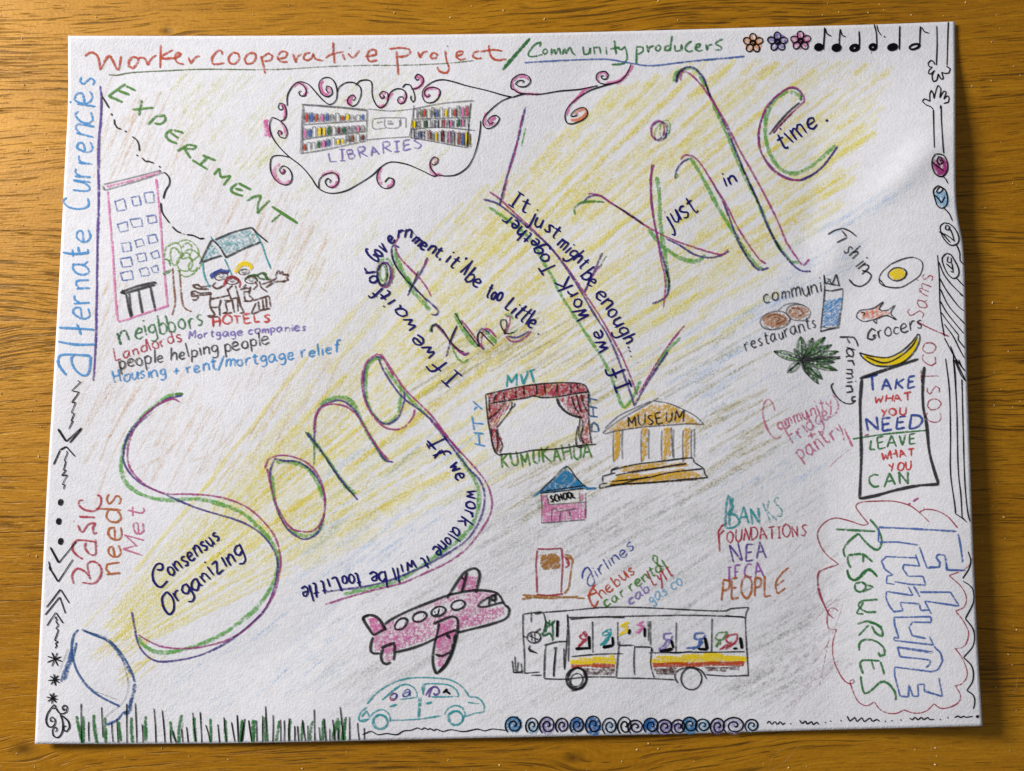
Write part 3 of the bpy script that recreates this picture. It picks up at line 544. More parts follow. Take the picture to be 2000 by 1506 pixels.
d('charcoal',3.6,"1035 178 1200 110 1370 65;1370 65 1420 120 1518 202;1002 180 960 260 890 405;1005 178 1070 240 1135 345;915 385 1010 350 1095 325;1125 345 1300 260 1455 200",p=1.1)
d('teal',3.4,"1400 110 1460 215 1500 330 1545 445;920 390 935 510 985 620;1120 355 1160 440 1190 510;995 150 1010 180;1530 400 1548 450")
part('people_drawing',label='four cartoon figures with blue, yellow, red and green hair in front of the house')
B='dbrown'
for nm,col,pts in [('hair','royal',"990 520 1000 495 1040 480 1060 465 1090 450 1120 465 1165 460 1140 485 1080 480 1030 500 1010 540 995 520;1000 530 1030 480 1080 470 1160 475"),('hair','yellow',"1210 480 1240 420 1290 388 1350 395 1385 445;1235 465 1285 415 1345 420 1370 455;1220 490 1250 440 1310 400 1375 430;1240 480 1260 440"),('hair','crimson',"1115 610 1130 550 1185 515 1240 535 1265 580 1255 620;1130 590 1150 545 1200 525 1250 560"),('hair','forest',"1310 545 1350 510 1420 505 1470 480 1500 490 1500 540 1550 540;1325 525 1400 500 1440 530 1490 545;1340 510 1400 520 1420 560;1470 490 1520 530 1500 550")]:
    part(nm,parent='people_drawing'); d(col,4.6,pts)
part('people_drawing')
for x,y,a,b,r in [(1090,515,62,32,-.3),(1300,475,50,26,-.1),(1190,555,60,35,0),(1365,550,60,32,0)]:
    d(B,2.4,ell(x,y,a,b,r,0)); d('graphite',2.6,[(x-25,y-2),(x,y+14),(x+22,y-4)])
    d('graphite',2.4,[(x-28,y-14),(x-8,y-16)],sm=False); d('graphite',2.4,[(x+8,y-16),(x+26,y-14)],sm=False)
d(B,4.0,"1010 600 900 612 870 590 825 600 850 620 880 630 975 632;890 590 870 600;1000 665 880 670 850 650 815 660 820 700 880 690 1000 682;820 730 860 735 885 700;815 680 850 675;1040 570 1010 610 1050 630 1115 600;1000 665 990 700 990 800 1030 870 960 880 980 892 1070 885;990 725 1060 712 1160 690;990 800 1070 795 1085 730;1070 795 1080 880;1115 740 1180 742 1130 760 1145 840 1100 855 1190 850;1145 620 1170 700 1190 740 1210 850;1195 600 1150 640 1150 660;1220 600 1250 710 1270 790 1300 850 1260 855;1190 722 1240 710;1240 710 1245 840;1265 640 1330 620 1360 650 1290 660;1300 670 1310 740 1340 740;1360 610 1345 690 1380 720 1370 742 1290 745")
d(B,4.0,"1440 560 1460 620 1520 662;1460 590 1540 565 1600 530;1500 620 1560 580 1620 560 1680 570;1600 530 1590 500 1620 460 1630 500 1650 470 1660 500 1710 500 1690 530 1710 550 1650 560;1600 500 1610 455;1380 740 1440 720 1530 695;1410 760 1370 860 1450 830 1540 810;1430 745 1440 830;1470 725 1480 830;1500 710 1510 820;1530 700 1545 800;1400 560 1420 600 1380 640;1320 590 1290 620")
part('neighbors_lettering',label='green word under the tower and the tree')
text('n',150,1165,270,1100,205,'dgreen',4.6); text('eigbbors',290,1095,935,965,165,'green',3.8)
part('hotels_lettering',label='red word HOTELS under the cartoon figures')
text('HOTELS',1005,968,1545,932,78,'red',4.2)
d('red',3.4,"1015 905 1018 985;1075 900 1075 980",sm=False)
part('landlords_lettering',label='dull red word Landlords'); text('Landlords',110,1300,735,1105,110,'crimson',3.2)
part('mortgage_companies_lettering',label='violet words Mortgage companies'); text('Mortgage companies',785,1092,1870,1010,75,'lilac',3.4,p=1.1)
part('people_helping_lettering',label='black words people helping people'); text('people helping people',150,1368,1535,1140,120,'charcoal',3)
part('housing_lettering',label='blue words Housing + rent/mortgage relief'); text('Housing + rent/mortgage relief',100,1495,2188,1215,110,'sky',4)
# ---- right side column
view(1500,370)
part('rose_drawing',label='light blue rosebud on the right edge')
d('skylt',13,"1240 10 1250 90 1285 115 1300 50 1265 20",p=.75); d('skylt',9,"1300 20 1325 90;1315 100 1335 130",p=.6)
d('pen',2.2,"1250 -30 1215 5 1225 60 1245 120 1280 138 1315 110 1318 50 1300 0 1250 -30;1235 20 1260 -20 1290 -10 1275 15 1250 30 1240 15;1225 40 1255 70 1275 100 1300 50;1290 135 1330 175 1355 230")
part('rose_drawing',label='uncoloured pen rosebud just below the blue one')
d('pen',2.1,"1295 245 1265 270 1275 330 1310 385 1350 412 1395 395 1402 350 1375 290 1330 250 1295 245;1310 260 1300 290 1325 300 1335 275 1315 262;1255 310 1320 340 1370 380;1335 285 1355 330 1370 385;1270 310 1340 390;1385 405 1410 470 1410 520 1443 555")
part('rose_drawing',label='uncoloured pen rosebud, lowest, with its stem running off the edge')
d('pen',2.1,"1310 470 1280 500 1285 545 1320 620 1365 655 1400 630 1400 580 1370 520 1340 475 1310 470;1325 490 1315 530 1345 540 1345 500;1310 545 1360 590;1380 645 1420 690 1443 712;1350 540 1360 610 1340 600")
part('curtain_pen_lines',label='sweeping pen lines like a drawn curtain down the right edge')
d('pen',1.9,"1245 480 1258 640 1265 880 1295 1080;1255 530 1290 620 1350 700 1430 780;1260 650 1310 740 1400 860 1443 893;1265 730 1330 860 1446 988;1265 820 1310 900 1380 990 1440 1060;1270 900 1320 970 1400 1070;1400 1070 1395 1100 1448 1168;1295 990 1360 1080 1410 1180 1444 1240;1295 1090 1370 1230 1447 1335;1340 1150 1400 1300 1456 1412;1360 1220 1375 1360 1380 1506")
d('pen',3,"1410 765 1435 785",sm=False)
view(1600,700,.21254)
d('pen',1.9,"1160 0 1195 300 1205 700 1205 1050 1245 1350 1250 1425;1250 1425 1330 1480 1355 1506;1230 0 1260 400 1275 1000 1300 1250 1312 1470;1310 190 1320 600 1335 1100 1360 1390 1385 1500;1240 10 1300 150 1350 213;1280 10 1310 80 1340 115")
d('pen',3,"1310 1462 1330 1480",sm=False)
view(1500,370)
part('fishing_lettering',label='black word Fishing slanting down the sheet')
d('charcoal',3.4,"440 330 490 300 550 285;550 285 600 305 650 345;540 300 565 330 578 348;505 390 580 352;690 595 740 610 760 632 735 680 680 712 630 700 595 660",p=1.05)
text('sh',548,450,620,520,125,'charcoal',3.2); text('in',632,555,700,618,120,'charcoal',3.2)
part('egg_drawing',label='drawn fried egg with yellow yolk')
d('charcoal',2.6,"900 550 980 515 1060 498 1120 520 1138 560 1115 630 1050 680 980 718 900 720 835 700 815 665 835 610 900 550;820 660 860 712")
part('yolk',parent='egg_drawing')
hatch('yellow',6,ellp(950,622,62,44),-35,14,p=1.2); d('charcoal',3.2,ell(950,622,68,48,-.2,0))
part('carton_drawing',label='drawn carton of blue milk with pencilled top')
hatch('sky',5,[(412,815),(552,795),(527,1000),(398,1008)],-35,16,p=.85)
d('charcoal',2.8,"410 625 416 740 400 900 385 1045;410 740 470 745 550 728;385 1045 440 1028 525 1015;410 625 420 690 440 690;430 655 465 665;420 700 450 665 470 700 500 620 525 715;440 692 520 705",sm=False)
d('graphite',2.2,"550 730 542 850 520 1010;395 1010 450 1018 520 1008;530 900 505 1010",sm=False)
part('community_lettering',label='small black lettering communi beside the carton'); text('communi',-35,835,400,755,110,'charcoal',2.8)
part('bread_drawing',label='two brown oval loaves drawn side by side')
hatch('bread',6,ellp(220,905,82,50),-30,16,p=.9); hatch('bread',6,ellp(50,960,100,55),-30,16,p=1.0)
d('brown',4,"150 900 180 870 230 880 260 910 220 930;-20 950 30 920 100 930 130 960 60 990;40 940 90 950 60 975",p=.7)
d('graphite',2.4,ell(222,905,92,60,.1,0)); d('graphite',2.6,ell(50,962,112,66,-.15,0)); d('graphite',2.2,"60 900 120 850 200 835 280 860;-30 1000 20 1030 90 1010")
part('restaurants_lettering',label='small black word restaurants under the loaves'); text('restaurants',-168,1188,360,1010,100,'charcoal',2.6)
part('fish_drawing',label='small drawn fish coloured salmon pink')
hatch('salmon',5,[(680,900),(780,885),(840,840),(810,890),(900,900),(870,925),(760,955),(690,950)],-30,15,p=.8)
d('charcoal',2.6,"650 920 670 890 740 880 780 870 850 825 815 880 870 890 935 850 900 910 945 960 870 925 800 950 760 960 700 970 650 940 650 920;770 962 800 987 795 955;680 900 712 905 700 935")
part('grocers_lettering',label='black word Grocers above the banana')
d('charcoal',3.4,"790 1040 765 1020 735 1060 730 1095 765 1105 790 1085 765 1075 795 1068"); text('rocers',805,1098,1140,1020,105,'charcoal',3)
part('banana_drawing',label='drawn yellow banana outlined in black')
for s in ["700 1222 800 1262 900 1268 1000 1220 1070 1140 1100 1090","760 1262 860 1285 960 1262 1050 1190 1095 1110","700 1230 760 1270 850 1288","720 1228 830 1245 900 1250 1000 1200","900 1285 1000 1250 1080 1160"]: d('yellow',6.5,s,p=1.1)
d('charcoal',3.4,"670 1200 760 1225 880 1235 980 1190 1060 1120 1105 1060 1115 1110 1070 1200 990 1270 880 1300 780 1290 700 1240 670 1200;720 1230 850 1275 960 1235 1060 1150 1100 1080")
part('leafy_greens_drawing',label='drawn bunch of long green leaves')
for tx_,ty_,w_ in [(40,1190,30),(140,1350,28),(190,1170,20),(240,1080,36),(330,1090,30),(420,1085,30),(470,1140,28),(520,1190,26),(530,1240,20),(490,1270,26),(510,1330,26),(400,1395,30),(370,1430,26),(300,1370,20)]:
    leaf(245,1252,tx_,ty_,w_)
d('charcoal',3.6,"150 1335 240 1270 330 1245 530 1228",p=.9)
part('farming_lettering',label='black word Farming running down the sheet')
d('charcoal',3.6,"525 1085 630 1085;628 1085 650 1115 662 1155;580 1095 592 1112 600 1132;575 1160 640 1180",p=1.05)
text('armin',575,1160,575,1500,88,'charcoal',3.2)
view(1600,700,.21254)
d('charcoal',3.2,"335 385 300 395 300 355 335 350;335 385 300 415 240 412 180 375 130 310 108 250 130 225",p=1.1)
part('sign_card_drawing',label='black outlined card reading take what you need leave what you can')
d('charcoal',6,"370 185 500 140 650 90 910 5;390 190 375 400 378 600 385 900 370 1290;370 1290 540 1255 700 1210 900 1170 1100 1155;965 75 950 250 955 450 985 600 1010 850 1050 1010 1095 1150",p=1.15)
d('green',3.6,"305 740 400 725 650 690 990 660",p=1.1)
for s,x0,y0,x1,y1,h,c,w in [('T',430,312,560,290,125,'royal',5.2),('AKE',560,292,890,272,110,'royal',4.8),('WHAT',490,412,852,385,68,'red',4),('YOU',555,538,805,520,75,'red',4),('NEED',430,672,935,640,112,'royal',4.8),('LEAVE',445,848,895,785,100,'green',4),('WHAT',560,932,885,895,75,'red',4),('YOU',640,1045,850,1018,80,'red',4),('CAN',445,1190,835,1150,125,'green',4.4)]:
    part('lettering',parent='sign_card_drawing'); text(s,x0,y0,x1,y1,h,c,w,p=1.1)
part('sign_card_drawing'); d('magenta',4,"415 710 455 695;860 1315 912 1280;818 1335 840 1335",sm=False)
view(0,0,1)
part('store_name_lettering',label='faint red word along the right side of the card'); text('COSTCO',1841,828,1826,665,30,'rosered',2.8,p=.85)
part('store_name_lettering',label="faint red word climbing beside the fried egg"); text("Sam's",1803,624,1822,535,34,'rosered',2.6,p=.8)
d('rosered',3,"1790 628 1820 643 1853 657")
# ---- lower left
view(0,730)
part('pen_border_doodles',label='pen zigzags, arrows, dots and stars running down the left margin')
d('pen',1.8,"570 50 590 62 525 125 580 135 525 212 555 210 522 288 545 290 520 350 535 345 503 408;485 565 495 580 470 640 482 645 465 710 485 708 450 750 495 742 455 815 475 812 465 850",sm=False)
d('pen',3.2,"425 405 485 498",sm=False); d('pen',2.2,"485 498 600 395;510 508 598 405;445 555 485 535 550 608;440 560 392 668;485 535 440 560",sm=False)
for x,y in [(443,945),(430,1085),(444,1232)]: d('pen',2.6,ell(x,y,14,22,.2,0)); d('pen',2.6,ell(x,y,6,11,.2,0))
d('pen',3,"368 1275 430 1390",sm=False); d('pen',2,"430 1390 560 1232;356 1378 370 1440 425 1530 535 1365",sm=False); d('pen',3.4,"362 1415 372 1450",sm=False)
view(0,1106)
d('pen',2,"425 115 395 60 360 10;340 303 442 168 508 272;330 358 437 225 480 348;343 438 408 338 463 420;415 370 400 378 420 390 408 405 430 435 408 455 428 470 400 545 425 555 405 570 418 580 403 604",sm=False)
def star(cx,cy,r,seed):
    for k in range(4):
        a=k*.8+seed; d('pen',2.2,[(cx+r*math.cos(a),cy+r*math.sin(a)),(cx-r*.9*math.cos(a+.1),cy-r*.9*math.sin(a+.1))],sm=False)
star(398,682,58,.3); star(398,833,46,.6); star(384,968,44,.9)
d('pen',2.2,"385 1048 410 1040 400 1015 380 1035 345 1090 338 1150 365 1185 400 1165 403 1125 380 1105 365 1125 375 1145 390 1135;408 1040 440 1085 490 1070 493 1035 475 1018 455 1040 468 1062 480 1045;440 1085 460 1150 455 1220 425 1260 390 1245 385 1200 405 1178 420 1200 405 1220;450 1095 500 1140 508 1190 485 1218 462 1200 470 1170 485 1180")
view(0,730)
part('basic_needs_met_lettering',label='vertical words basic needs met in red, orange and pink')
d('crimson',4.4,"700 1235 560 1225 530 1290 570 1340 608 1362;700 1215 700 1330 650 1320 620 1270 630 1240;540 1545 528 1480 570 1430 640 1470 660 1510 640 1400 690 1380 738 1420 740 1480 690 1540 600 1535;710 1165 690 1180 680 1130 700 1100 650 1105 600 1165 570 1110;695 1055 580 1050;537 1082 540 1085;610 930 580 930 575 960 620 1000 700 1005 740 950 735 900 710 890")
text('needs',884,1482,893,885,175,'burnt',4.6,p=1.1)
text('Met',1050,1352,1052,975,140,'rosepk',3.8)
# spotlight
view(0,1106)
part('spotlight_drawing',label='blue pencil spotlight sending out the yellow beam')
d('steel',5,"575 465 540 510 525 600 535 680 570 780 640 880 740 960 880 1030;600 465 700 510 800 550 880 630 950 740 990 850")
d('steel',8,"530 590 510 680 470 780 450 850;545 640 500 740 470 840",p=.75)
d('steel',8,"990 860 980 930 960 1000 950 1060 910 1090;970 960 945 1050",p=.7)
d('steel',5,"950 1060 900 1080 860 1130 780 1165;560 560 545 640")
d('steel',4.5,"620 475 740 520 820 580 900 690 960 790",p=.7)
d('graphite',1.5,"610 470 790 530 880 650 930 800 940 900 900 1000 770 1110;500 600 430 780;700 920 860 980",p=.7)
part('consensus_organizing_lettering',label='dark ink words Consensus Organizing inside the big S')
view(0,730)
d('navy',4,"1150 1440 1190 1440 1190 1400 1150 1400 1120 1460 1130 1530 1180 1570 1230 1520")
text('onsensus',1255,1500,1625,1215,120,'navy',3.8)
view(0,1106)
d('navy',4,"1225 185 1190 230 1200 300 1240 355 1275 320 1270 240 1225 185")
text('rganizing',1300,270,1800,-85,125,'navy',3.8)
part('grass_drawing',label='row of black pen and green pencil grass strokes along the bottom left')
GB=[(595,1008,600,1300),(650,1140,653,1290),(745,1035,757,1262),(820,1150,830,1295),(858,1118,868,1300),(930,1010,932,1300),(993,1005,1005,1300),(1043,1160,1050,1300),(1130,1045,1145,1300),(1190,1055,1212,1300),(1250,1200,1256,1300),(1270,1205,1295,1300),(1332,1190,1342,1295),(1370,1180,1382,1298),(1415,1075,1440,1290),(1470,1070,1482,1298),(1510,1165,1545,1295),(1600,1160,1613,1298),(1645,1110,1665,1290),(1700,1145,1725,1290),(1742,1092,1750,1290),(1800,1120,1770,1290),(1825,1130,1850,1290)]
for a,b,c,e in GB: d('pen',1.75,[(a,b),((a+c)/2+R.uniform(-3,3),(b+e)/2),(c,e)])
GG=[(560,1100,600,1300),(610,1100,607,1300),(688,1090,710,1300),(770,1110,775,1300),(872,1140,885,1290),(965,1110,970,1295),(1068,1100,1070,1290),(1250,1140,1290,1290),(1335,1090,1310,1300),(1425,1110,1435,1295),(1545,1120,1545,1295),(1655,1130,1660,1295),(1780,1130,1765,1295),(1868,1130,1860,1295)]
for a,b,c,e in GG: d('green',5.6,[(a,b),((a+c)/2+R.uniform(-10,4),(b+e)/2),(c,e)],p=1.05); d('green',3.5,[(a+8,b+60),(c+6,e)],sm=False,p=.7)
# ---- lower right
view(1380,780)
part('community_fridge_lettering',label='pink words Community Fridge + pantry left of the card')
d('rosepk',4,"500 85 490 40 460 0 425 20 412 100 430 180 470 260 510 290 545 270",p=.8)
text('ommunity',525,225,930,60,105,'rosepk',4,p=.75)
d('rosepk',4,"925 -30 960 10 965 70 930 120 885 130",p=.7)
text('Fridge',630,330,910,130,115,'rosepk',4,p=.7); text('+',745,305,810,275,80,'rosepk',4,p=.8); text('pantry',690,450,1020,240,130,'rosepk',4,p=.75)
d('rosepk',4.5,"1010 215 1040 280 1070 345",p=.9); d('rosepk',2.5,"1060 360 980 420 900 500",p=.45)
part('banks_lettering',label='turquoise word BANKS'); 
d('teal',5,"160 700 140 800 135 940;160 705 185 760 190 800 150 850;150 840 210 850 240 900 200 940 135 945;170 730 165 930;190 720 180 850",p=.8)
text('AN',230,918,400,915,130,'teal',4.5,p=.85); text('KS',460,905,570,860,150,'teal',4,p=.6)
part('foundations_lettering',label='red word Foundations under the turquoise one')
d('crimson',3.8,"85 970 92 1050 95 1120;85 975 110 930 150 910;90 1000 130 960"); text('OUNDATIONS',140,1055,735,1000,90,'crimson',3.4)
part('funder_initials_lettering',label='violet three letter capitals'); text('NEA',185,1200,445,1165,130,'violet',4)
part('funder_initials_lettering',label='mauve capitals under the violet ones'); text('IFCA',140,1325,425,1300,105,'mauve',4)
part('people_lettering',label='orange word PEOPLE'); text('PEOPL',95,1475,480,1440,155,'burnt',4.6); d('burnt',4.2,"605 1235 560 1270 510 1340 510 1400 520 1430 580 1385;515 1370 570 1325")
part('resources_lettering',label='green word Resources running down inside the red cloud')
d('green',4.8,"950 955 1240 970;1200 880 1250 940 1285 1020 1275 1090 1240 1105 1180 1060 1115 985;1115 985 1040 1050 1005 1110 1020 1160;1080 1140 1150 1140 1220 1195;1080 1142 1040 1150 1040 1200 1060 1240;1150 1150 1150 1200;1035 1250 1040 1300 1080 1330 1130 1300 1160 1260 1210 1260 1255 1305",p=1.05)
view(1500,1106)
d('green',4.8,"640 130 640 170 680 190 720 150 690 115 640 130;690 120 775 155;690 190 760 160;805 245 690 255 665 290 720 335 795 335;700 260 680 300 650 345 700 350;655 425 740 405 840 450;665 510 740 430;760 435 790 490 840 515 845 495;740 412 800 430 842 478 840 515;670 620 670 570 710 540 790 550 850 600 855 650 820 660 810 630;700 790 680 740 690 692 820 695;760 700 780 760;825 700 855 795;680 805 690 880 710 935 760 910 830 850 880 860 930 920 940 975 930 985;580 30 600 80 640 105 690 70 740 20 800 70",p=1.05)
part('future_lettering',label='blue outline block letters Future running down beside Resources')
view(1380,780)
d('blue',4,"1265 940 1500 950 1835 970;1850 990 1870 1100 1882 1200;1265 945 1262 1045 1270 1050;1270 1050 1400 1048 1555 1070;1565 1085 1590 1160 1620 1240;1620 1240 1710 1235 1715 1200 1685 1160 1700 1140 1750 1145;1750 1145 1770 1255 1882 1258",sm=False,p=1.05)
d('blue',3.6,"1420 1160 1320 1155 1285 1190 1310 1250 1370 1290 1325 1300 1320 1350 1380 1360;1420 1160 1540 1165;1535 1140 1565 1225 1450 1215 1440 1240 1480 1300 1590 1300 1610 1365 1500 1360 1380 1340",sm=False)
view(1500,1106)
d('blue',3.8,"1310 -20 1310 25 1450 30;1180 5 1260 5;1030 150 1065 215 870 185 865 230 890 290 925 335 990 325 970 265 1110 275 1125 325 1185 320;1070 145 1115 225;1115 190 1340 190 1405 293 1150 255 1200 350;1200 410 1195 370 925 375 930 430 960 530 925 520 925 545 1215 578 1185 515;1200 412 1060 410 1035 450 1060 510 1160 530",sm=False)
d('blue',3.8,"1220 585 1270 640 1280 700 1250 760 1200 775 930 740;1215 630 950 592 970 665 1110 678 1190 690 1190 720 1160 745;930 740 930 800 970 955 1030 960 1035 875 1065 955 1105 955 1100 870 1145 865 1150 920 1280 955 1255 820",sm=False)
d('blue',2.6,"1220 590 1285 680 1240 765;955 600 1205 640;1145 905 1270 960",p=.7)
part('cloud_outline',label='thin red scalloped cloud outline round Resources and Future')
view(1380,780)
d('rosered',2.6,"1190 915 1120 830 1095 780 1140 755 1250 748 1370 748 1480 775 1550 820 1635 900;1560 835 1600 810 1680 815 1770 860 1845 945;1190 912 1150 925 1040 890 940 872 860 910 815 980 830 1060 880 1140 970 1212;970 1212 830 1265 815 1340 830 1440 900 1590;1595 795 1600 800",p=1.05)
view(1500,1106)
d('rosered',2.6,"375 30 365 110 390 220 440 340 485 388;515 330 480 305 445 320 432 380 440 450 460 468 503 462;503 462 475 560 480 680 520 780 560 840 600 865 635 850 625 830 600 845;600 850 640 960 680 1010 730 1025 780 995;780 995 820 1050 880 1080 950 1080 995 1055;995 1055 1080 1080 1160 1065 1220 1010;1220 1010 1270 1045 1340 1035 1400 1000 1415 950 1375 875;1375 880 1430 860 1465 790 1430 680 1375 603;1375 605 1440 590 1475 500 1440 410 1378 328;1378 328 1440 300 1458 230 1420 150 1330 68;1330 68 1430 30 1480 -10 1500 -60",p=.95)
part('cloud_outline',label='black pen scallops along the right edge beside the red cloud')
d('pen',2.1,"1430 90 1475 20 1490 -40 1470 -110;1432 108 1500 160 1510 260 1450 385;1450 385 1510 470 1508 580 1437 670;1437 670 1500 740 1505 840 1460 912;1460 912 1510 950 1520 1000 1508 1050")
part('pen_border_zigzag',label='tiny pen zigzags and dots along the bottom right edge')
d('pen',2,"-10 1155 10 1135 25 1165 50 1138 65 1165 90 1140 105 1165 125 1150;230 1130 250 1158 275 1135 285 1162 320 1140 330 1165 360 1145 372 1165;580 1100 600 1140 640 1108 650 1145 690 1110 705 1145 750 1112 765 1142 800 1125 820 1140;1040 1115 1060 1130 1080 1108 1100 1130 1130 1108 1140 1130 1175 1110 1185 1128 1222 1125;1370 1112 1400 1098 1410 1115 1440 1100 1450 1112 1505 1102",sm=False)
for x,y in [(165,1160),(420,1150),(460,1140),(535,1137),(862,1142),(910,1137),(975,1132),(1265,1128),(1322,1115)]: d('pen',3,[(x-3,y),(x+4,y-3)],sm=False)
d('pen',5,"1530 1108 1550 1098;1530 1100 1545 1112",sm=False)
# ---- centre drawings
view(680,1090,.21254)
part('airplane_drawing',label='pink airplane drawn with a thick black outline')
hatch('pinkhot',6,[(240,720),(340,610),(900,360),(1200,300),(1370,330),(1240,380),(1180,450),(1100,420),(940,400),(430,560),(420,660),(540,600),(960,470),(1100,430),(1300,450),(1430,440),(1430,510),(1300,590),(1000,660),(960,560),(820,600),(800,720),(440,850),(230,860)],-58,22,p=.5)
hatch('pinkhot',5,[(380,660),(760,600),(790,700),(440,840),(330,800),(250,830)],-58,24,p=.5)
hatch('pinkhot',5,[(1020,560),(1430,440),(1430,510),(1150,620),(1020,640)],-50,20,p=.6)
d('charcoal',5,"335 610 400 560 560 480 760 400 915 340 980 325 1080 305 1200 295 1340 310 1390 345 1435 430;1435 430 1475 460 1475 510 1440 560 1300 610 1140 650 1000 685;340 660 330 620;228 725 205 800 215 870 290 875;430 865 560 835 700 785 860 710 990 660;915 340 960 325",p=1.2)
part('wing',parent='airplane_drawing')
hatch('pinkhot',6,[(1070,160),(1190,170),(1170,300),(1000,310),(1010,260)],-60,16,p=.85)
hatch('pinkhot',6,[(835,600),(980,550),(980,700),(920,880),(860,1000),(830,1000),(800,760)],-65,16,p=.8)
d('charcoal',5.2,"905 370 960 280 1050 150 1110 105 1170 95 1205 140 1195 220 1170 320;1090 130 1070 220 1040 310;1040 170 1060 200;780 605 870 565 960 535 1005 570 1000 680 980 780 940 900 880 1000 805 1065;835 600 815 700 790 800 775 920 785 1010 810 1065;800 885 860 900 930 865",p=1.25)
d('charcoal',7,"940 740 900 700;985 700 960 830 900 970 830 1050",p=1.1)
part('tail_fin',parent='airplane_drawing')
hatch('pinkhot',6,[(180,560),(250,540),(330,650),(230,700)],-60,14,p=.9); hatch('pinkhot',6,[(330,810),(410,790),(400,940),(340,960)],-75,18,p=.6)
d('charcoal',5.4,"130 545 180 525 240 530 290 570 320 620 345 665;130 545 150 590 230 710;230 710 330 655;150 570 130 550 190 520;300 825 430 775;320 830 300 900 315 960 345 975 390 955;425 790 425 870 415 940",p=1.25)
for x,y in [(485,605),(655,540),(828,490),(1008,432)]:
    part('window',parent='airplane_drawing'); d('paperw',16,ellp(x,y,35,20),p=3); d('charcoal',4.4,ell(x,y,68,42,-.35 if x>500 else -.75,0),p=1.2)
d('charcoal',3,"790 490 800 500;795 520 830 515 825 480;835 460 832 500",sm=False)
part('cockpit_window',parent='airplane_drawing')
d('charcoal',4,"1420 405 1340 425 1270 445 1190 445 1210 410 1290 360 1370 330;1300 360 1290 440;1320 350 1315 390 1360 380 1350 340 1320 340;1310 380 1350 395 1340 345;1350 410 1340 395",p=1.2)
part('car_drawing',label='small turquoise pencil car with passengers beneath the airplane')
d('teal',3.6,"170 1340 260 1240 380 1160 520 1110 640 1098 780 1100 930 1118 1030 1170 1090 1240 1110 1275;1110 1275 1180 1280 1230 1320 1250 1370 1245 1410 1150 1430 1070 1455;170 1370 110 1420 95 1490 150 1500 190 1460 160 1400;120 1460 170 1400;110 1490 190 1480;380 1492 640 1480 850 1450;650 1280 640 1470;665 1280 650 1460;1095 1325 1200 1338",p=.9)
d('teal',3.6,"200 1470 230 1420 300 1390 350 1410 385 1460 380 1506;880 1440 920 1380 980 1355 1040 1370 1070 1430 1050 1506",p=.85)
part('window',parent='car_drawing')
d('teal',3.4,"310 1305 380 1240 450 1185 530 1160 600 1190 630 1240 630 1285;630 1280 470 1300;330 1290 400 1230 470 1180",p=.9)
part('window',parent='car_drawing')
d('teal',3.4,"690 1260 680 1180 720 1155 820 1155 920 1165 990 1210 1015 1265;1015 1270 880 1275 760 1275;700 1170 690 1240",p=.9)
part('door_handle',parent='car_drawing'); d('teal',5,"380 1368 445 1345",p=1.2)
part('door_handle',parent='car_drawing'); d('teal',5,"712 1340 768 1325",p=1.2)
part('passenger',parent='car_drawing')
d('crimson',3,ell(415,1275,40,28,-.9,0)); d('royal',3.6,ell(420,1270,30,22,-.9,0)); d('royal',3.6,ell(535,1240,40,26,-.8,0)); d('royal',3.6,"510 1245 560 1230 570 1270")
d('violet',4,"710 1265 750 1200 790 1180 830 1200 835 1240 800 1260 780 1240;740 1280 770 1190 820 1180"); d('pen',4,"870 1240 910 1200;890 1215 935 1250",sm=False)
for x in (292,985):
    part('wheel',parent='car_drawing'); d('teal',4,ell(x,1506 if x<500 else 1470,70,68,0,0),p=.9); d('teal',3,ell(x+3,1504 if x<500 else 1468,62,60,0,1),p=.7)
# bus
view(980,1040)
part('bus_drawing',label='long bus drawn in black pencil with yellow, orange and brown stripes')
d('charcoal',2.8,"155 600 155 740 165 900 165 1035;155 600 230 590 330 585 520 570 750 550 1000 550 1250 562 1520 575 1650 575 1680 560 1815 550;1815 550 1790 620 1795 780 1805 930 1812 1060;485 610 480 750 470 900 460 1010;490 625 800 618 1100 612 1400 608 1780 620;500 638 700 622 900 625;305 590 320 650 315 700;480 600 492 760 488 950;165 1035 230 1030 275 1025;215 1050 290 1048;310 1075 460 1078 620 1062 840 1062;840 1070 1050 1072 1270 1082;1500 1045 1650 1055 1812 1050;510 912 700 895 890 890;1080 885 1300 880 1540 880 1785 875;1180 870 1270 885 1400 872;1640 610 1790 625",p=1)
d('charcoal',2.6,"215 580 215 660;220 590 290 580;240 600 300 590;665 650 668 885;850 655 852 830;1075 650 1078 800;1090 650 1092 830;1282 660 1278 885;1545 630 1540 880;385 840 392 900 380 1060",p=.9)
part('door',parent='bus_drawing'); d('charcoal',3.2,"325 825 315 900 310 1070;310 830 400 805 480 800;400 840 385 950 380 1065;455 850 460 1000;240 740 285 705",p=1.05)
part('door',parent='bus_drawing'); d('charcoal',3,"865 800 855 880 840 1065;860 830 970 828;970 840 1100 845 1105 880;975 840 970 950 975 1050;1100 850 1095 980 1120 1070",p=1)
part('stripe',parent='bus_drawing',label='yellow stripe'); hatch('yellow',7,[(500,935),(830,905),(840,965),(500,968)],3,16,p=1.15); hatch('yellow',7,[(1080,920),(1540,890),(1810,920),(1800,940),(1560,955),(1090,962)],2,16,p=1.15)
part('stripe',parent='bus_drawing',label='orange stripe'); hatch('orange',6,[(505,968),(830,968),(830,990),(510,992)],2,14,p=1.1); hatch('orange',6,[(1100,965),(1780,950),(1780,972),(1450,985),(1110,992)],-1,14,p=1.1)
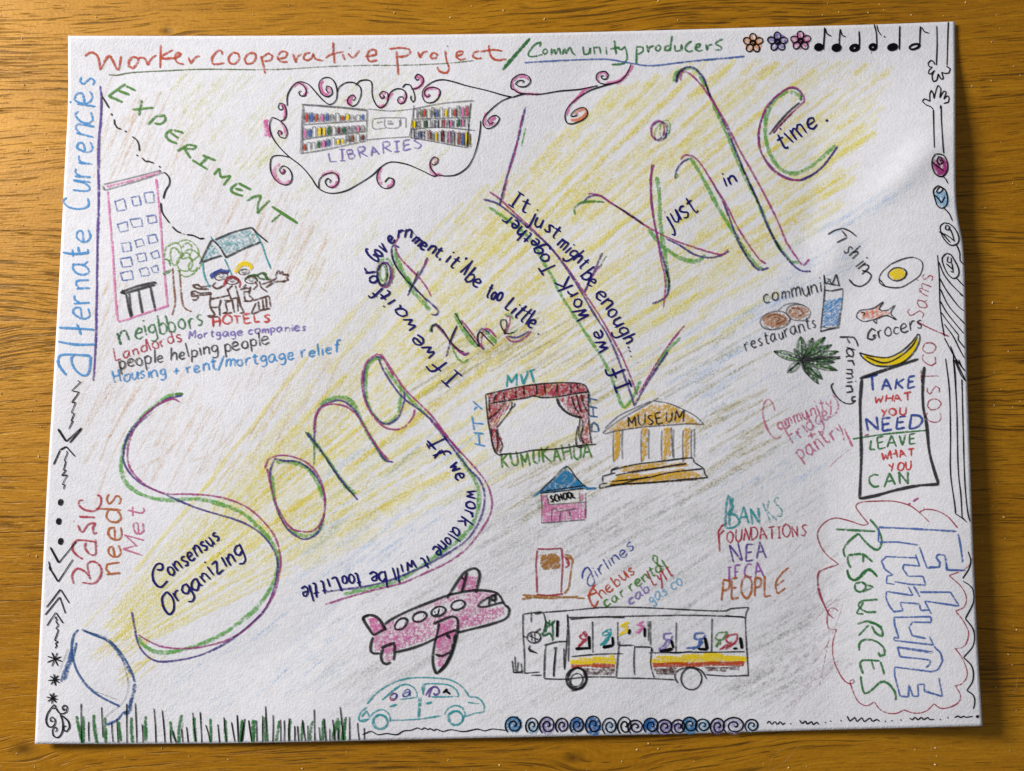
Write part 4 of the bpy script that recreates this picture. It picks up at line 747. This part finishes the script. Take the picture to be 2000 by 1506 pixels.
part('stripe',parent='bus_drawing',label='brown stripe'); hatch('dbrown',6,[(560,995),(830,992),(825,1045),(620,1040)],3,16,p=.75); hatch('dbrown',6,[(1110,995),(1290,990),(1260,1045),(1130,1040)],3,16,p=.8); hatch('dbrown',6,[(1490,990),(1760,985),(1740,1015),(1520,1020)],3,16,p=.85)
for x,r in ((548,78),(1392,78)):
    part('wheel',parent='bus_drawing'); d('charcoal',4.2 if x<900 else 3.2,ell(x,1075,r-2,r+4,0,0),p=1.2)
    if x<900: d('charcoal',3.6,ell(x+8,1072,r-12,r,0,1)); d('charcoal',4,"510 1165 560 1150 620 1090 600 1030;480 1090 500 1020 540 1000"); d('charcoal',2.6,ell(x,1085,45,50,.4,1))
    else: d('charcoal',3,"1295 1108 1270 1060 1300 1010 1400 990 1470 1020 1505 1078")
part('steering_wheel',parent='bus_drawing'); d('charcoal',3.2,ell(235,772,50,42,0,0)); d('charcoal',3,"200 760 270 790;215 740 220 800;240 740 245 810;180 770 150 760;190 850 260 890;205 830 200 870 250 880")
d('charcoal',2.8,"75 940 85 1030 150 1030;95 910 100 1020;120 950 110 1030;140 960 150 1040;80 1030 160 1020",sm=False)
for c,pts,seat in [('dgreen',"320 640 330 690 310 730;350 640 345 700;370 650 375 750 370 800;390 640 360 680 330 660;330 650 300 760 350 740 380 790;280 750 330 720","410 645 405 770"),('crimson',"610 725 570 770 600 790 630 770 610 725;600 790 560 840;630 780 560 845;600 740 620 770","640 760 645 860;540 855 640 850"),('teal',"800 705 740 740 740 760 800 740 800 705;760 720 800 750 770 780 730 830;790 740 780 790 740 830;790 780 720 830","812 765 818 830;740 845 818 830"),('yellow',"930 655 870 690 930 690 880 740 860 760;935 660 900 700 930 720 870 750;880 680 920 670","940 710 935 750"),('pink',"1040 655 990 680 1040 690 1000 740;1020 660 1030 700 1000 745;1050 680 990 740;1045 650 1010 670","1050 700 1050 770"),('lilac',"1250 740 1190 750 1190 780 1240 790 1255 750;1220 790 1200 820 1150 860;1240 790 1210 840 1150 870","1245 790 1260 850;1160 875 1255 855"),('blue',"1490 740 1420 745 1415 780 1480 780 1500 750;1470 790 1440 840 1350 850;1450 790 1450 830 1400 860;1480 800 1440 850","1492 770 1510 860;1440 855 1510 860"),('leaf',"1660 730 1590 740 1570 780 1620 790 1660 730;1600 790 1570 840;1610 790 1600 830;1590 800 1580 850",""),('crimson',"1730 745 1660 760 1650 800 1700 820 1730 780 1730 745;1700 820 1600 860;1720 810 1640 860;1690 800 1620 850","1752 770 1765 855;1700 855 1730 850")]:
    part('passenger',parent='bus_drawing'); d(c,4.4,pts,p=.95)
    if seat: part('seat',parent='bus_drawing'); d('pen',5,seat,sm=False)
# pump
part('petrol_pump_drawing',label='drawn petrol pump outlined in red with brown screen and hose')
d('rosered',3.6,"260 130 250 230 255 340 258 445;258 120 350 122 440 115;440 118 445 240 440 340 435 445;255 455 350 462 450 450",p=1.1)
hatch('ochre',5,[(280,165),(395,150),(425,180),(430,265),(300,275),(285,240)],-50,13,p=1.1)
d('ochre',4.4,"460 165 500 170 520 200 510 260 500 340 490 410 455 450;470 180 510 195;150 460 400 470 610 485;170 475 380 482 560 470;145 490 300 470",p=.9)
d('crimson',4,"455 175 485 200 495 235 465 260;470 190 490 240")
part('airlines_lettering',label='blue word airlines rising to the right')
d('royal',3.6,"590 340 595 290 630 255 670 330 680 370 650 395 630 380 630 340 650 300"); text('irlines',690,335,985,120,95,'royal',3.2)
part('bus_word_lettering',label='orange words the bus rising to the right'); d('orange',4.6,"685 380 640 460 660 530 680 550 710 500;625 465 700 440",p=1.05); text('hebus',725,490,985,300,96,'orange',3.8)
part('car_rental_lettering',label='green words car rental'); text('car rental',765,555,1215,255,82,'leaf',3.6); d('leaf',3.4,"1160 250 1110 200 1110 165 1140 175 1145 240 1190 250")
part('cab_lettering',label='violet word cab'); text('cab',935,535,1095,430,80,'lilac',3.6)
part('ride_word_lettering',label='dark red word after the violet cab'); text('Lyft',1110,395,1265,310,120,'crimson',3.4)
part('gas_lettering',label='pale blue words gas co.'); text('gas co.',1090,525,1355,370,85,'skylt',3.6)
# spiral border
part('spiral_border',label='row of pen spirals coloured blue and violet along the bottom edge')
for cx,cy,rx,ry,c in [(88,1415,58,62,'steelblue'),(225,1420,46,58,'skylt'),(335,1418,54,64,'lilac'),(445,1420,46,56,'lilac2'),(555,1418,50,62,'deepblue'),(675,1415,55,68,'deepblue'),(795,1425,52,62,'skylt'),(905,1420,50,66,'paperw'),(985,1430,54,52,'lilac2'),(1100,1420,54,58,'deepblue'),(1200,1430,56,56,'lilac'),(1300,1430,52,56,'lilac'),(1385,1415,55,60,'steelblue'),(1480,1420,52,50,'skylt'),(1590,1425,52,60,'lilac'),(1710,1420,76,62,'lilac2'),(1840,1420,48,48,'skylt')]:
    part('spiral',parent='spiral_border'); rx*=1.1; ry*=1.08
    if c!='paperw':
        hatch(c,7,ellp(cx+R.uniform(-6,6),cy+R.uniform(-4,8),rx*.95,ry*.95),R.uniform(-60,-20),16,p=1.0 if c in('deepblue','steelblue') else .55)
    pts=[]
    n=26
    for i in range(n+1):
        t=i/n; a=R.uniform(0,.1)+t*2*math.pi*1.95+2.2; k=(1-t)**.8*1.02+.05
        pts.append((cx+rx*k*math.cos(a),cy+ry*k*math.sin(a)))
    d('pen',2.5,pts)
view(460,1200,.25)
part('ground_pen_line',label='wobbly black pen line under the turquoise car')
d('pen',1.9,"990 940 1060 912 1105 940 1180 930 1258 940 1310 910 1370 905 1420 885 1450 900 1475 885 1500 900 1520 890 1545 908 1570 895 1615 915 1680 900 1780 915 1890 895 1940 910 2000 895 2060 900 2110 905")
part('grass_drawing')
for a,b,c,e in [(10,785,20,1000),(70,815,50,995),(100,825,125,998),(160,825,165,995),(210,790,210,998),(232,715,250,995),(292,785,290,995),(348,820,352,995),(378,825,378,992),(418,810,415,992),(460,870,460,992),(483,870,492,992),(520,822,545,992),(563,865,565,990),(613,740,618,990),(650,878,662,990),(690,812,705,990),(735,892,735,988),(756,820,775,988),(798,885,808,988),(815,720,842,986),(888,798,890,985),(952,845,966,984),(1004,885,1006,983)]:
    d('pen',1.75,[(a,b),((a+c)/2+R.uniform(-3,3),(b+e)/2),(c,e)])
for a,b,c,e in [(50,820,45,995),(135,820,140,980),(232,800,235,995),(340,830,315,990),(430,815,420,990),(525,840,515,990),(600,830,580,985),(685,815,680,985),(800,810,755,985),(815,830,800,985),(860,800,830,985),(790,860,760,970),(855,840,850,985)]:
    d('green',6.4,[(a,b),((a+c)/2+R.uniform(-8,4),(b+e)/2),(c,e)],p=1.0)
# theatre, museum, school
view(920,720)
part('theatre_drawing',label='theatre stage drawing with red curtains and valance')
hatch('crimson',5.4,[(115,190),(480,110),(780,105),(855,140),(860,175),(600,205),(460,200),(400,215),(140,255)],-55,13,p=.95)
part('curtain',parent='theatre_drawing'); hatch('crimson',5.4,[(125,260),(300,240),(280,290),(200,380),(190,430),(230,520),(215,610),(175,620),(150,500),(130,380)],-62,17,p=.85)
d('charcoal',2.8,"245 245 210 300 125 375;300 240 290 300 230 380 190 430;190 430 200 500 230 560 210 620;150 430 150 540 175 620;180 440 195 540 190 610;320 250 320 270 280 300",p=1)
part('curtain',parent='theatre_drawing'); hatch('crimson',5.4,[(640,215),(860,180),(870,400),(880,540),(815,560),(810,370),(720,320)],-70,17,p=.85)
d('charcoal',2.8,"735 200 760 280 790 330;775 190 790 260 810 320;810 185 825 260 855 320;860 180 862 330 870 450 885 555;815 370 820 430 805 500 830 550;785 420 770 500 780 575 840 570;800 360 790 480 805 540",p=1)
d('charcoal',5,"630 215 650 270 700 320 750 345 815 360",p=1.2)
part('theatre_drawing')
d('charcoal',3,"105 190 115 300 130 420 160 560 190 630 230 632;105 190 250 155 400 125 600 105 770 105 840 125 860 175;140 255 260 235 400 215 460 200 520 212 640 205 780 180 870 170;210 630 350 620 450 600 620 590 800 565 920 555;130 210 135 320",p=1.05)
d('charcoal',3.6,"185 185 165 240;235 155 245 230;325 140 330 215;385 130 390 200;478 120 485 195;535 115 548 185;632 110 630 190;732 108 735 180;778 108 782 150",sm=False)
part('theatre_name_lettering',label='turquoise initials above the theatre curtain'); text('MVT',250,140,505,95,85,'teal',4.6)
part('theatre_name_lettering',label='blue initials climbing the left of the theatre'); text('HTY',100,580,75,235,70,'sky',4)
part('theatre_name_lettering',label='blue initials climbing the right of the theatre'); text('DHT',940,475,925,185,58,'steel',4)
part('theatre_name_lettering',label='green capitals below the theatre stage'); text('KUMUKAHUA',215,735,890,655,110,'leaf',4.2)
part('museum_drawing',label='museum drawing with ochre gable, columns and steps')
hatch('gold',6,[(1000,455),(1180,340),(1330,265),(1460,262),(1600,340),(1690,420),(1500,400),(1180,440)],-35,16,p=.85)
for x0,w in ((1075,36),(1275,30),(1440,48),(1585,34)):
    part('column',parent='museum_drawing'); hatch('gold',6,[(x0-w*.5,440),(x0+w*.6,430),(x0+w*.4,640),(x0-w*.6,680)],-75,13,p=1)
    d('graphite',2.6,[(x0-w*.8,450),(x0-w*.9,560),(x0-w*.8,690)]); d('graphite',2.6,[(x0+w*1.0,445),(x0+w*.9,560),(x0+w,665)])
part('steps',parent='museum_drawing')
hatch('gold',6,[(1090,720),(1580,685),(1600,710),(1100,765)],-5,14,p=.8); hatch('gold',6,[(1080,790),(1560,740),(1680,770),(1690,800),(1200,850),(1000,860)],-8,14,p=1)
d('charcoal',3,"1030 745 1200 705 1400 680 1600 655 1640 660;1060 785 1200 755 1400 725 1580 695;965 790 1060 765;965 790 965 835;940 880 1100 850 1300 840 1500 820 1740 800;1030 830 1300 800 1450 765 1700 735;1100 850 1200 820 1300 795;1640 690 1710 735 1715 770 1740 800;1630 660 1640 690;940 880 945 850 1000 840;1080 720 1030 745 1030 770",p=1.05)
d('dbrown',4,"1180 765 1380 730 1580 700;1020 855 1300 838 1660 815",p=.8)
part('museum_drawing')
d('graphite',2.6,"965 470 1100 370 1240 290 1380 215;985 480 965 470;980 440 1080 350 1200 290 1320 240;985 480 1050 460 1250 430 1450 415 1600 405 1710 410;1340 235 1450 255 1560 300 1650 350 1710 410;1640 440 1640 650;1470 430 1480 650",p=1)
part('lettering',parent='museum_drawing'); text('MUSEUM',1145,430,1560,385,80,'charcoal',3)
part('school_drawing',label='little school drawing with blue roof and pink walls')
hatch('pink',6,[(525,930),(560,925),(570,1000),(840,985),(845,1110),(520,1130)],-80,16,p=.75)
d('pinkhot',5,"812 915 815 970")
d('graphite',2.4,"515 925 520 1030 515 1135;840 910 842 1000 840 1100;515 1135 650 1125 840 1110;555 930 570 1000;570 1000 700 990 840 980;795 910 800 975;590 1120 595 1035 620 1025 635 1050 770 1028;655 1050 650 1120;720 1045 738 1115")
part('roof',parent='school_drawing')
hatch('deepsky',6,[(505,900),(690,730),(830,855),(840,880),(560,915)],-45,14,p=1.05)
d('deepsky',4.6,"455 945 500 910 560 905;840 885 915 880;830 860 860 880 920 878;700 710 690 740",p=1)
d('charcoal',2.4,"500 905 600 810 700 720 770 800 840 870;520 900 650 885 840 857;500 915 650 900 830 880")
part('lettering',parent='school_drawing'); text('SCHOOL',582,985,770,950,48,'pen',2.6)
# ------------------------------------------------------------------ build the sheet
def link(name,me,parent=None):
    o=bpy.data.objects.new(name,me); S.collection.objects.link(o)
    if parent: o.parent=parent
    return o
sheet=link('drawing_sheet',None); sheet['label']='white paper sheet covered in coloured pencil and pen drawings on the table'; sheet['category']='drawing'
def edge(poly):
    Ls=[0]
    for a,b in zip(poly,poly[1:]): Ls.append(Ls[-1]+math.hypot(b[0]-a[0],b[1]-a[1]))
    def f(t):
        t*=Ls[-1]; k=0
        while k<len(Ls)-2 and Ls[k+1]<t: k+=1
        u=(t-Ls[k])/(Ls[k+1]-Ls[k]); return (poly[k][0]+(poly[k+1][0]-poly[k][0])*u,poly[k][1]+(poly[k+1][1]-poly[k][1])*u)
    return f
top=edge(catmull([(133,70),(500,70),(900,67),(1180,62),(1500,53),(1700,48),(1865,42)])); bot=edge(catmull([(68,1453),(300,1453),(600,1449),(960,1441),(1300,1434),(1600,1426),(1919,1418)]))
lef=edge(catmull([(133,70),(133,200),(127,320),(118,500),(104,750),(92,950),(82,1150),(74,1320),(68,1453)])); rig=edge(catmull([(1865,42),(1866,150),(1866,280),(1867,380),(1872,430),(1881,480),(1885,560),(1888,700),(1893,850),(1900,1050),(1909,1250),(1919,1418)]))
NU,NV=300,230; vs=[]; 
for j in range(NV+1):
    v=j/NV
    for i in range(NU+1):
        u=i/NU; a,b,c,e=top(u),bot(u),lef(v),rig(v)
        q=[(1-v)*a[k]+v*b[k]+(1-u)*c[k]+u*e[k]-((1-u)*(1-v)*top(0)[k]+u*(1-v)*top(1)[k]+(1-u)*v*bot(0)[k]+u*v*bot(1)[k]) for k in (0,1)]
        x,y,z=P3(q[0],q[1]); vs.append((x,y,z))
M=len(vs); TH=.00024; vs+=[(x,y,z-TH) for x,y,z in vs[:M]]
fs=[];id_=lambda i,j:j*(NU+1)+i
for j in range(NV):
    for i in range(NU):
        q=(id_(i,j),id_(i,j+1),id_(i+1,j+1),id_(i+1,j)); fs.append(q); fs.append(tuple(M+k for k in q[::-1]))
for i in range(NU):
    fs.append((id_(i,0),id_(i+1,0),M+id_(i+1,0),M+id_(i,0))); fs.append((id_(i+1,NV),id_(i,NV),M+id_(i,NV),M+id_(i+1,NV)))
for j in range(NV):
    fs.append((id_(0,j+1),id_(0,j),M+id_(0,j),M+id_(0,j+1))); fs.append((id_(NU,j),id_(NU,j+1),M+id_(NU,j+1),M+id_(NU,j)))
me=bpy.data.meshes.new('paper'); me.from_pydata(vs,[],fs); me.materials.append(PAPER)
me.polygons.foreach_set('use_smooth',[k<2*NU*NV for k in range(len(fs))]); me.update()
link('paper',me,sheet)
for q in PARTS:
    par=q['parent']['o'] if q['parent'] else sheet
    if not q['v'] : 
        o=link(q['name'],None,par)
    else:
        me=bpy.data.meshes.new(q['name']); me.from_pydata(q['v'],[],q['f'])
        for t in q['ms']: me.materials.append(tool(t))
        me.polygons.foreach_set('material_index',q['m'])
        uvl=me.uv_layers.new(name='stroke'); flat=[]
        uv=q['uv']
        for fc in q['f']:
            for k in fc: flat.extend(uv[k])
        uvl.data.foreach_set('uv',flat); me.update()
        o=link(q['name'],me,par)
    if q['label']: o['label']=q['label']
    if q['name'].endswith('_shading') or q['name']=='grass_drawing': o['kind']='stuff'
    q['o']=o
# ------------------------------------------------------------------ table
def table_pt(u,v,z=0.0):
    r=ray(u,v); t=(z-CP.z)/r.z; return (CP.x+r.x*t,CP.y+r.y*t)
wm,nt=newmat('golden_oiled_wood'); 
oi=N(nt,'ShaderNodeObjectInfo'); g=coords(nt)
ad=N(nt,'ShaderNodeVectorMath',operation='ADD'); L(nt,g,ad.inputs[0])
sc=N(nt,'ShaderNodeVectorMath',operation='SCALE'); sc.inputs[0].default_value=(0,0,0); L(nt,oi.outputs['Random'],sc.inputs['Scale']); L(nt,sc.outputs[0],ad.inputs[1])
# bend the grain a little and swirl it round the knots
sx=N(nt,'ShaderNodeSeparateXYZ'); L(nt,ad.outputs[0],sx.inputs[0]); sg=N(nt,'ShaderNodeSeparateXYZ'); L(nt,g,sg.inputs[0])
w1=noise(nt,ad.outputs[0],1,2,.5,vec=(7,16,1)); w2=noise(nt,ad.outputs[0],1,1,.5,vec=(26,60,1))
yy=mathn(nt,'ADD',sx.outputs[1],mathn(nt,'MULTIPLY',mathn(nt,'SUBTRACT',w1,.5),.020)); yy=mathn(nt,'ADD',yy,mathn(nt,'MULTIPLY',mathn(nt,'SUBTRACT',w2,.5),.0030))
yy=mathn(nt,'ADD',yy,mathn(nt,'MULTIPLY',sx.outputs[0],-.035))
knots=[]
for (u,v,r0) in ((327,60,.0016),(47,1463,.0030),(-60,640,.003),(1120,1480,.0022)):
    kx,ky=table_pt(u,v); dx=mathn(nt,'SUBTRACT',sg.outputs[0],kx); dy=mathn(nt,'SUBTRACT',sg.outputs[1],ky)
    d2=mathn(nt,'ADD',mathn(nt,'POWER',mathn(nt,'MULTIPLY',dx,.55),2.0),mathn(nt,'POWER',dy,2.0)); rr=mathn(nt,'SQRT',d2)
    fall=mathn(nt,'DIVIDE',1.0,mathn(nt,'ADD',1.0,mathn(nt,'MULTIPLY',d2,1/(r0*2.4)**2)))
    yy=mathn(nt,'SUBTRACT',yy,mathn(nt,'MULTIPLY',mathn(nt,'MULTIPLY',dy,fall),.85)); knots.append(mathn(nt,'SUBTRACT',1.0,mathn(nt,'DIVIDE',rr,r0),True))
cb=N(nt,'ShaderNodeCombineXYZ'); L(nt,sx.outputs[0],cb.inputs[0]); L(nt,yy,cb.inputs[1]); C=cb.outputs[0]
big=noise(nt,C,1,2,.5,vec=(3.5,34,1)); mid=noise(nt,C,1,4,.6,vec=(14,330,1)); fine=noise(nt,C,1,3,.65,vec=(110,2300,1)); 
fl=noise(nt,C,1,3,.6,vec=(900,1300,1))
mixv=mathn(nt,'ADD',mathn(nt,'ADD',mathn(nt,'MULTIPLY',big,.42),mathn(nt,'MULTIPLY',mid,.40)),mathn(nt,'MULTIPLY',fine,.52)); mixv=mathn(nt,'ADD',mixv,mathn(nt,'MULTIPLY',fl,.22))
cr=N(nt,'ShaderNodeValToRGB'); e=cr.color_ramp.elements; e[0].position=.56; e[0].color=(.20,.076,.003,1); e[1].position=1.0; e[1].color=(.53,.250,.012,1); m1=e.new(.77); m1.color=(.375,.160,.006,1); L(nt,mixv,cr.inputs[0])
# dark growth lines and open pores
ln=noise(nt,C,1,2,.55,vec=(34,1150,1)); gate=noise(nt,C,1,1,.5,vec=(5,26,1))
l1=mathn(nt,'MULTIPLY',mathn(nt,'SUBTRACT',mathn(nt,'ADD',ln,mathn(nt,'MULTIPLY',gate,.42)),.772),9.0,True)
po=noise(nt,C,1,1,.5,vec=(110,2600,1)); l2=mathn(nt,'MULTIPLY',mathn(nt,'SUBTRACT',mathn(nt,'ADD',po,mathn(nt,'MULTIPLY',gate,.22)),.735),12.0,True)
dk=mathn(nt,'MINIMUM',mathn(nt,'ADD',mathn(nt,'MULTIPLY',l1,.75),mathn(nt,'MULTIPLY',l2,.6)),.85)
for k in knots: dk=mathn(nt,'MAXIMUM',dk,mathn(nt,'MULTIPLY',k,.8))
mx=N(nt,'ShaderNodeMixRGB'); L(nt,dk,mx.inputs[0]); L(nt,cr.outputs[0],mx.inputs[1]); mx.inputs[2].default_value=(.045,.017,.004,1)
bs=N(nt,'ShaderNodeBsdfPrincipled'); bs.inputs['Specular IOR Level'].default_value=.75; bs.inputs['Specular Tint'].default_value=(1,.60,.20,1); L(nt,mx.outputs[0],bs.inputs['Base Color'])
L(nt,mathn(nt,'ADD',.36,mathn(nt,'MULTIPLY',fine,.22)),bs.inputs['Roughness'])
hh=mathn(nt,'SUBTRACT',mathn(nt,'ADD',mathn(nt,'MULTIPLY',fine,.5),mathn(nt,'MULTIPLY',fl,.35)),mathn(nt,'MULTIPLY',dk,.9))
bp=N(nt,'ShaderNodeBump'); bp.inputs['Strength'].default_value=.9; bp.inputs['Distance'].default_value=.00022; L(nt,hh,bp.inputs['Height']); L(nt,bp.outputs[0],bs.inputs['Normal'])
o=N(nt,'ShaderNodeOutputMaterial'); L(nt,bs.outputs[0],o.inputs[0]); WOOD=wm
table=link('wooden_table',None); table['label']='golden brown wooden table top with dark grain under the sheet of paper'; table['category']='table'; table.location=(0,0,0)
ys=[table_pt(1960,v)[1] for v in (1414,795)]; bw=ys[1]-ys[0]
import bmesh
staves=[(ys[0]+k*bw,-.42,.42) for k in range(-3,5)]
for (y0,x0,x1) in staves:
    y1=y0+bw; g_=.00003
    bm=bmesh.new()
    b=bmesh.ops.create_cube(bm,size=1)['verts']
    for v in b: v.co=((x0+x1)/2+v.co.x*(x1-x0),(y0+y1)/2+v.co.y*(bw-2*g_),-.011+v.co.z*.022)
    bmesh.ops.bevel(bm,geom=[e_ for e_ in bm.edges if abs(e_.verts[0].co.z-e_.verts[1].co.z)<1e-6 and e_.verts[0].co.z>-.001 and abs(e_.verts[0].co.y-e_.verts[1].co.y)<1e-6],offset=.00004,segments=2,affect='EDGES')
    me=bpy.data.meshes.new('board'); bm.to_mesh(me); bm.free(); me.materials.append(WOOD); link('board',me,table)
# pale scratches in the finish and crumbs on the wood
sm_,nt=newmat('scratched_finish'); bs=N(nt,'ShaderNodeBsdfPrincipled',i={'Roughness':.6}); pos=coords(nt); n=noise(nt,pos,900,2,.6)
bs.inputs['Base Color'].default_value=(.62,.43,.17,1); L(nt,mathn(nt,'MULTIPLY',mathn(nt,'SUBTRACT',n,.34),2.2,True),bs.inputs['Alpha']); o=N(nt,'ShaderNodeOutputMaterial'); L(nt,bs.outputs[0],o.inputs[0])
for pts,w in [([(1560,1456),(1530,1490),(1500,1508)],1.6),([(1988,1318),(1984,1345),(1980,1350)],1.8),([(1892,480),(1910,470),(1925,465)],1.2),([(1823,1440),(1818,1462),(1812,1488)],1.2),([(1500,1500),(1512,1475),(1545,1452)],1.1),([(52,120),(62,105),(60,96)],1.5),([(95,400),(112,395),(128,390)],1.2),([(1590,1437),(1598,1449)],1.3),([(1892,182),(1898,170)],1.6),([(1866,30),(1872,36)],2.2)]:
    pts=catmull(pts) if len(pts)>2 else pts; vv=[];ff=[]
    for i,(x,y) in enumerate(pts):
        a=pts[max(0,i-1)]; b=pts[min(len(pts)-1,i+1)]; dx,dy=b[0]-a[0],b[1]-a[1]; l=math.hypot(dx,dy); hw=w*.5*(1-.6*abs(2*i/(len(pts)-1)-1))
        for sgn in (1,-1): X,Y=table_pt(x-dy/l*hw*sgn,y+dx/l*hw*sgn); vv.append((X,Y,.00004))
    for i in range(len(pts)-1): ff.append((2*i,2*i+1,2*i+3,2*i+2))
    me=bpy.data.meshes.new('scratch'); me.from_pydata(vv,[],ff); me.materials.append(sm_); link('scratch',me,table)
cm,nt=newmat('pale_crumb'); bs=N(nt,'ShaderNodeBsdfPrincipled',i={'Roughness':.5}); bs.inputs['Base Color'].default_value=(.72,.55,.28,1); pos=coords(nt); bp=N(nt,'ShaderNodeBump'); bp.inputs['Distance'].default_value=.0001; L(nt,noise(nt,pos,3000,2),bp.inputs['Height']); L(nt,bp.outputs[0],bs.inputs['Normal']); o=N(nt,'ShaderNodeOutputMaterial'); L(nt,bs.outputs[0],o.inputs[0])
bm=bmesh.new()
spots=[(43,76),(113,258),(627,37),(564,11),(1580,24),(1695,25),(1953,56),(1898,168),(1985,361),(1924,406),(1890,900),(1960,1010),(1985,1230),(54,294),(47,166),(1266,1452),(1285,1462),(68,1498),(755,1494),(1936,158),(755,15),(770,25),(1955,760)]
for _ in range(110):
    e_=R.randrange(4); spots.append([(R.uniform(0,2000),R.uniform(0,40)),(R.uniform(0,2000),R.uniform(1460,1506)),(R.uniform(0,95),R.uniform(0,1506)),(R.uniform(1915,2000),R.uniform(0,1506))][e_])
for (u,v) in spots:
    X,Y=table_pt(u,v); r0=R.uniform(.00009,.00024)
    m_=mathutils.Matrix.Translation((X,Y,r0*.5))@mathutils.Euler((R.random(),R.random(),R.uniform(0,6))).to_matrix().to_4x4()@mathutils.Matrix.Diagonal((R.uniform(1,2.2),1,.7,1))
    bmesh.ops.create_icosphere(bm,subdivisions=1,radius=r0,matrix=m_)
me=bpy.data.meshes.new('crumbs'); bm.to_mesh(me); bm.free(); me.materials.append(cm); c_=link('crumbs',me); c_['kind']='stuff'; c_['label']='tiny pale crumbs scattered on the bare wood around the sheet'; c_['category']='crumbs'
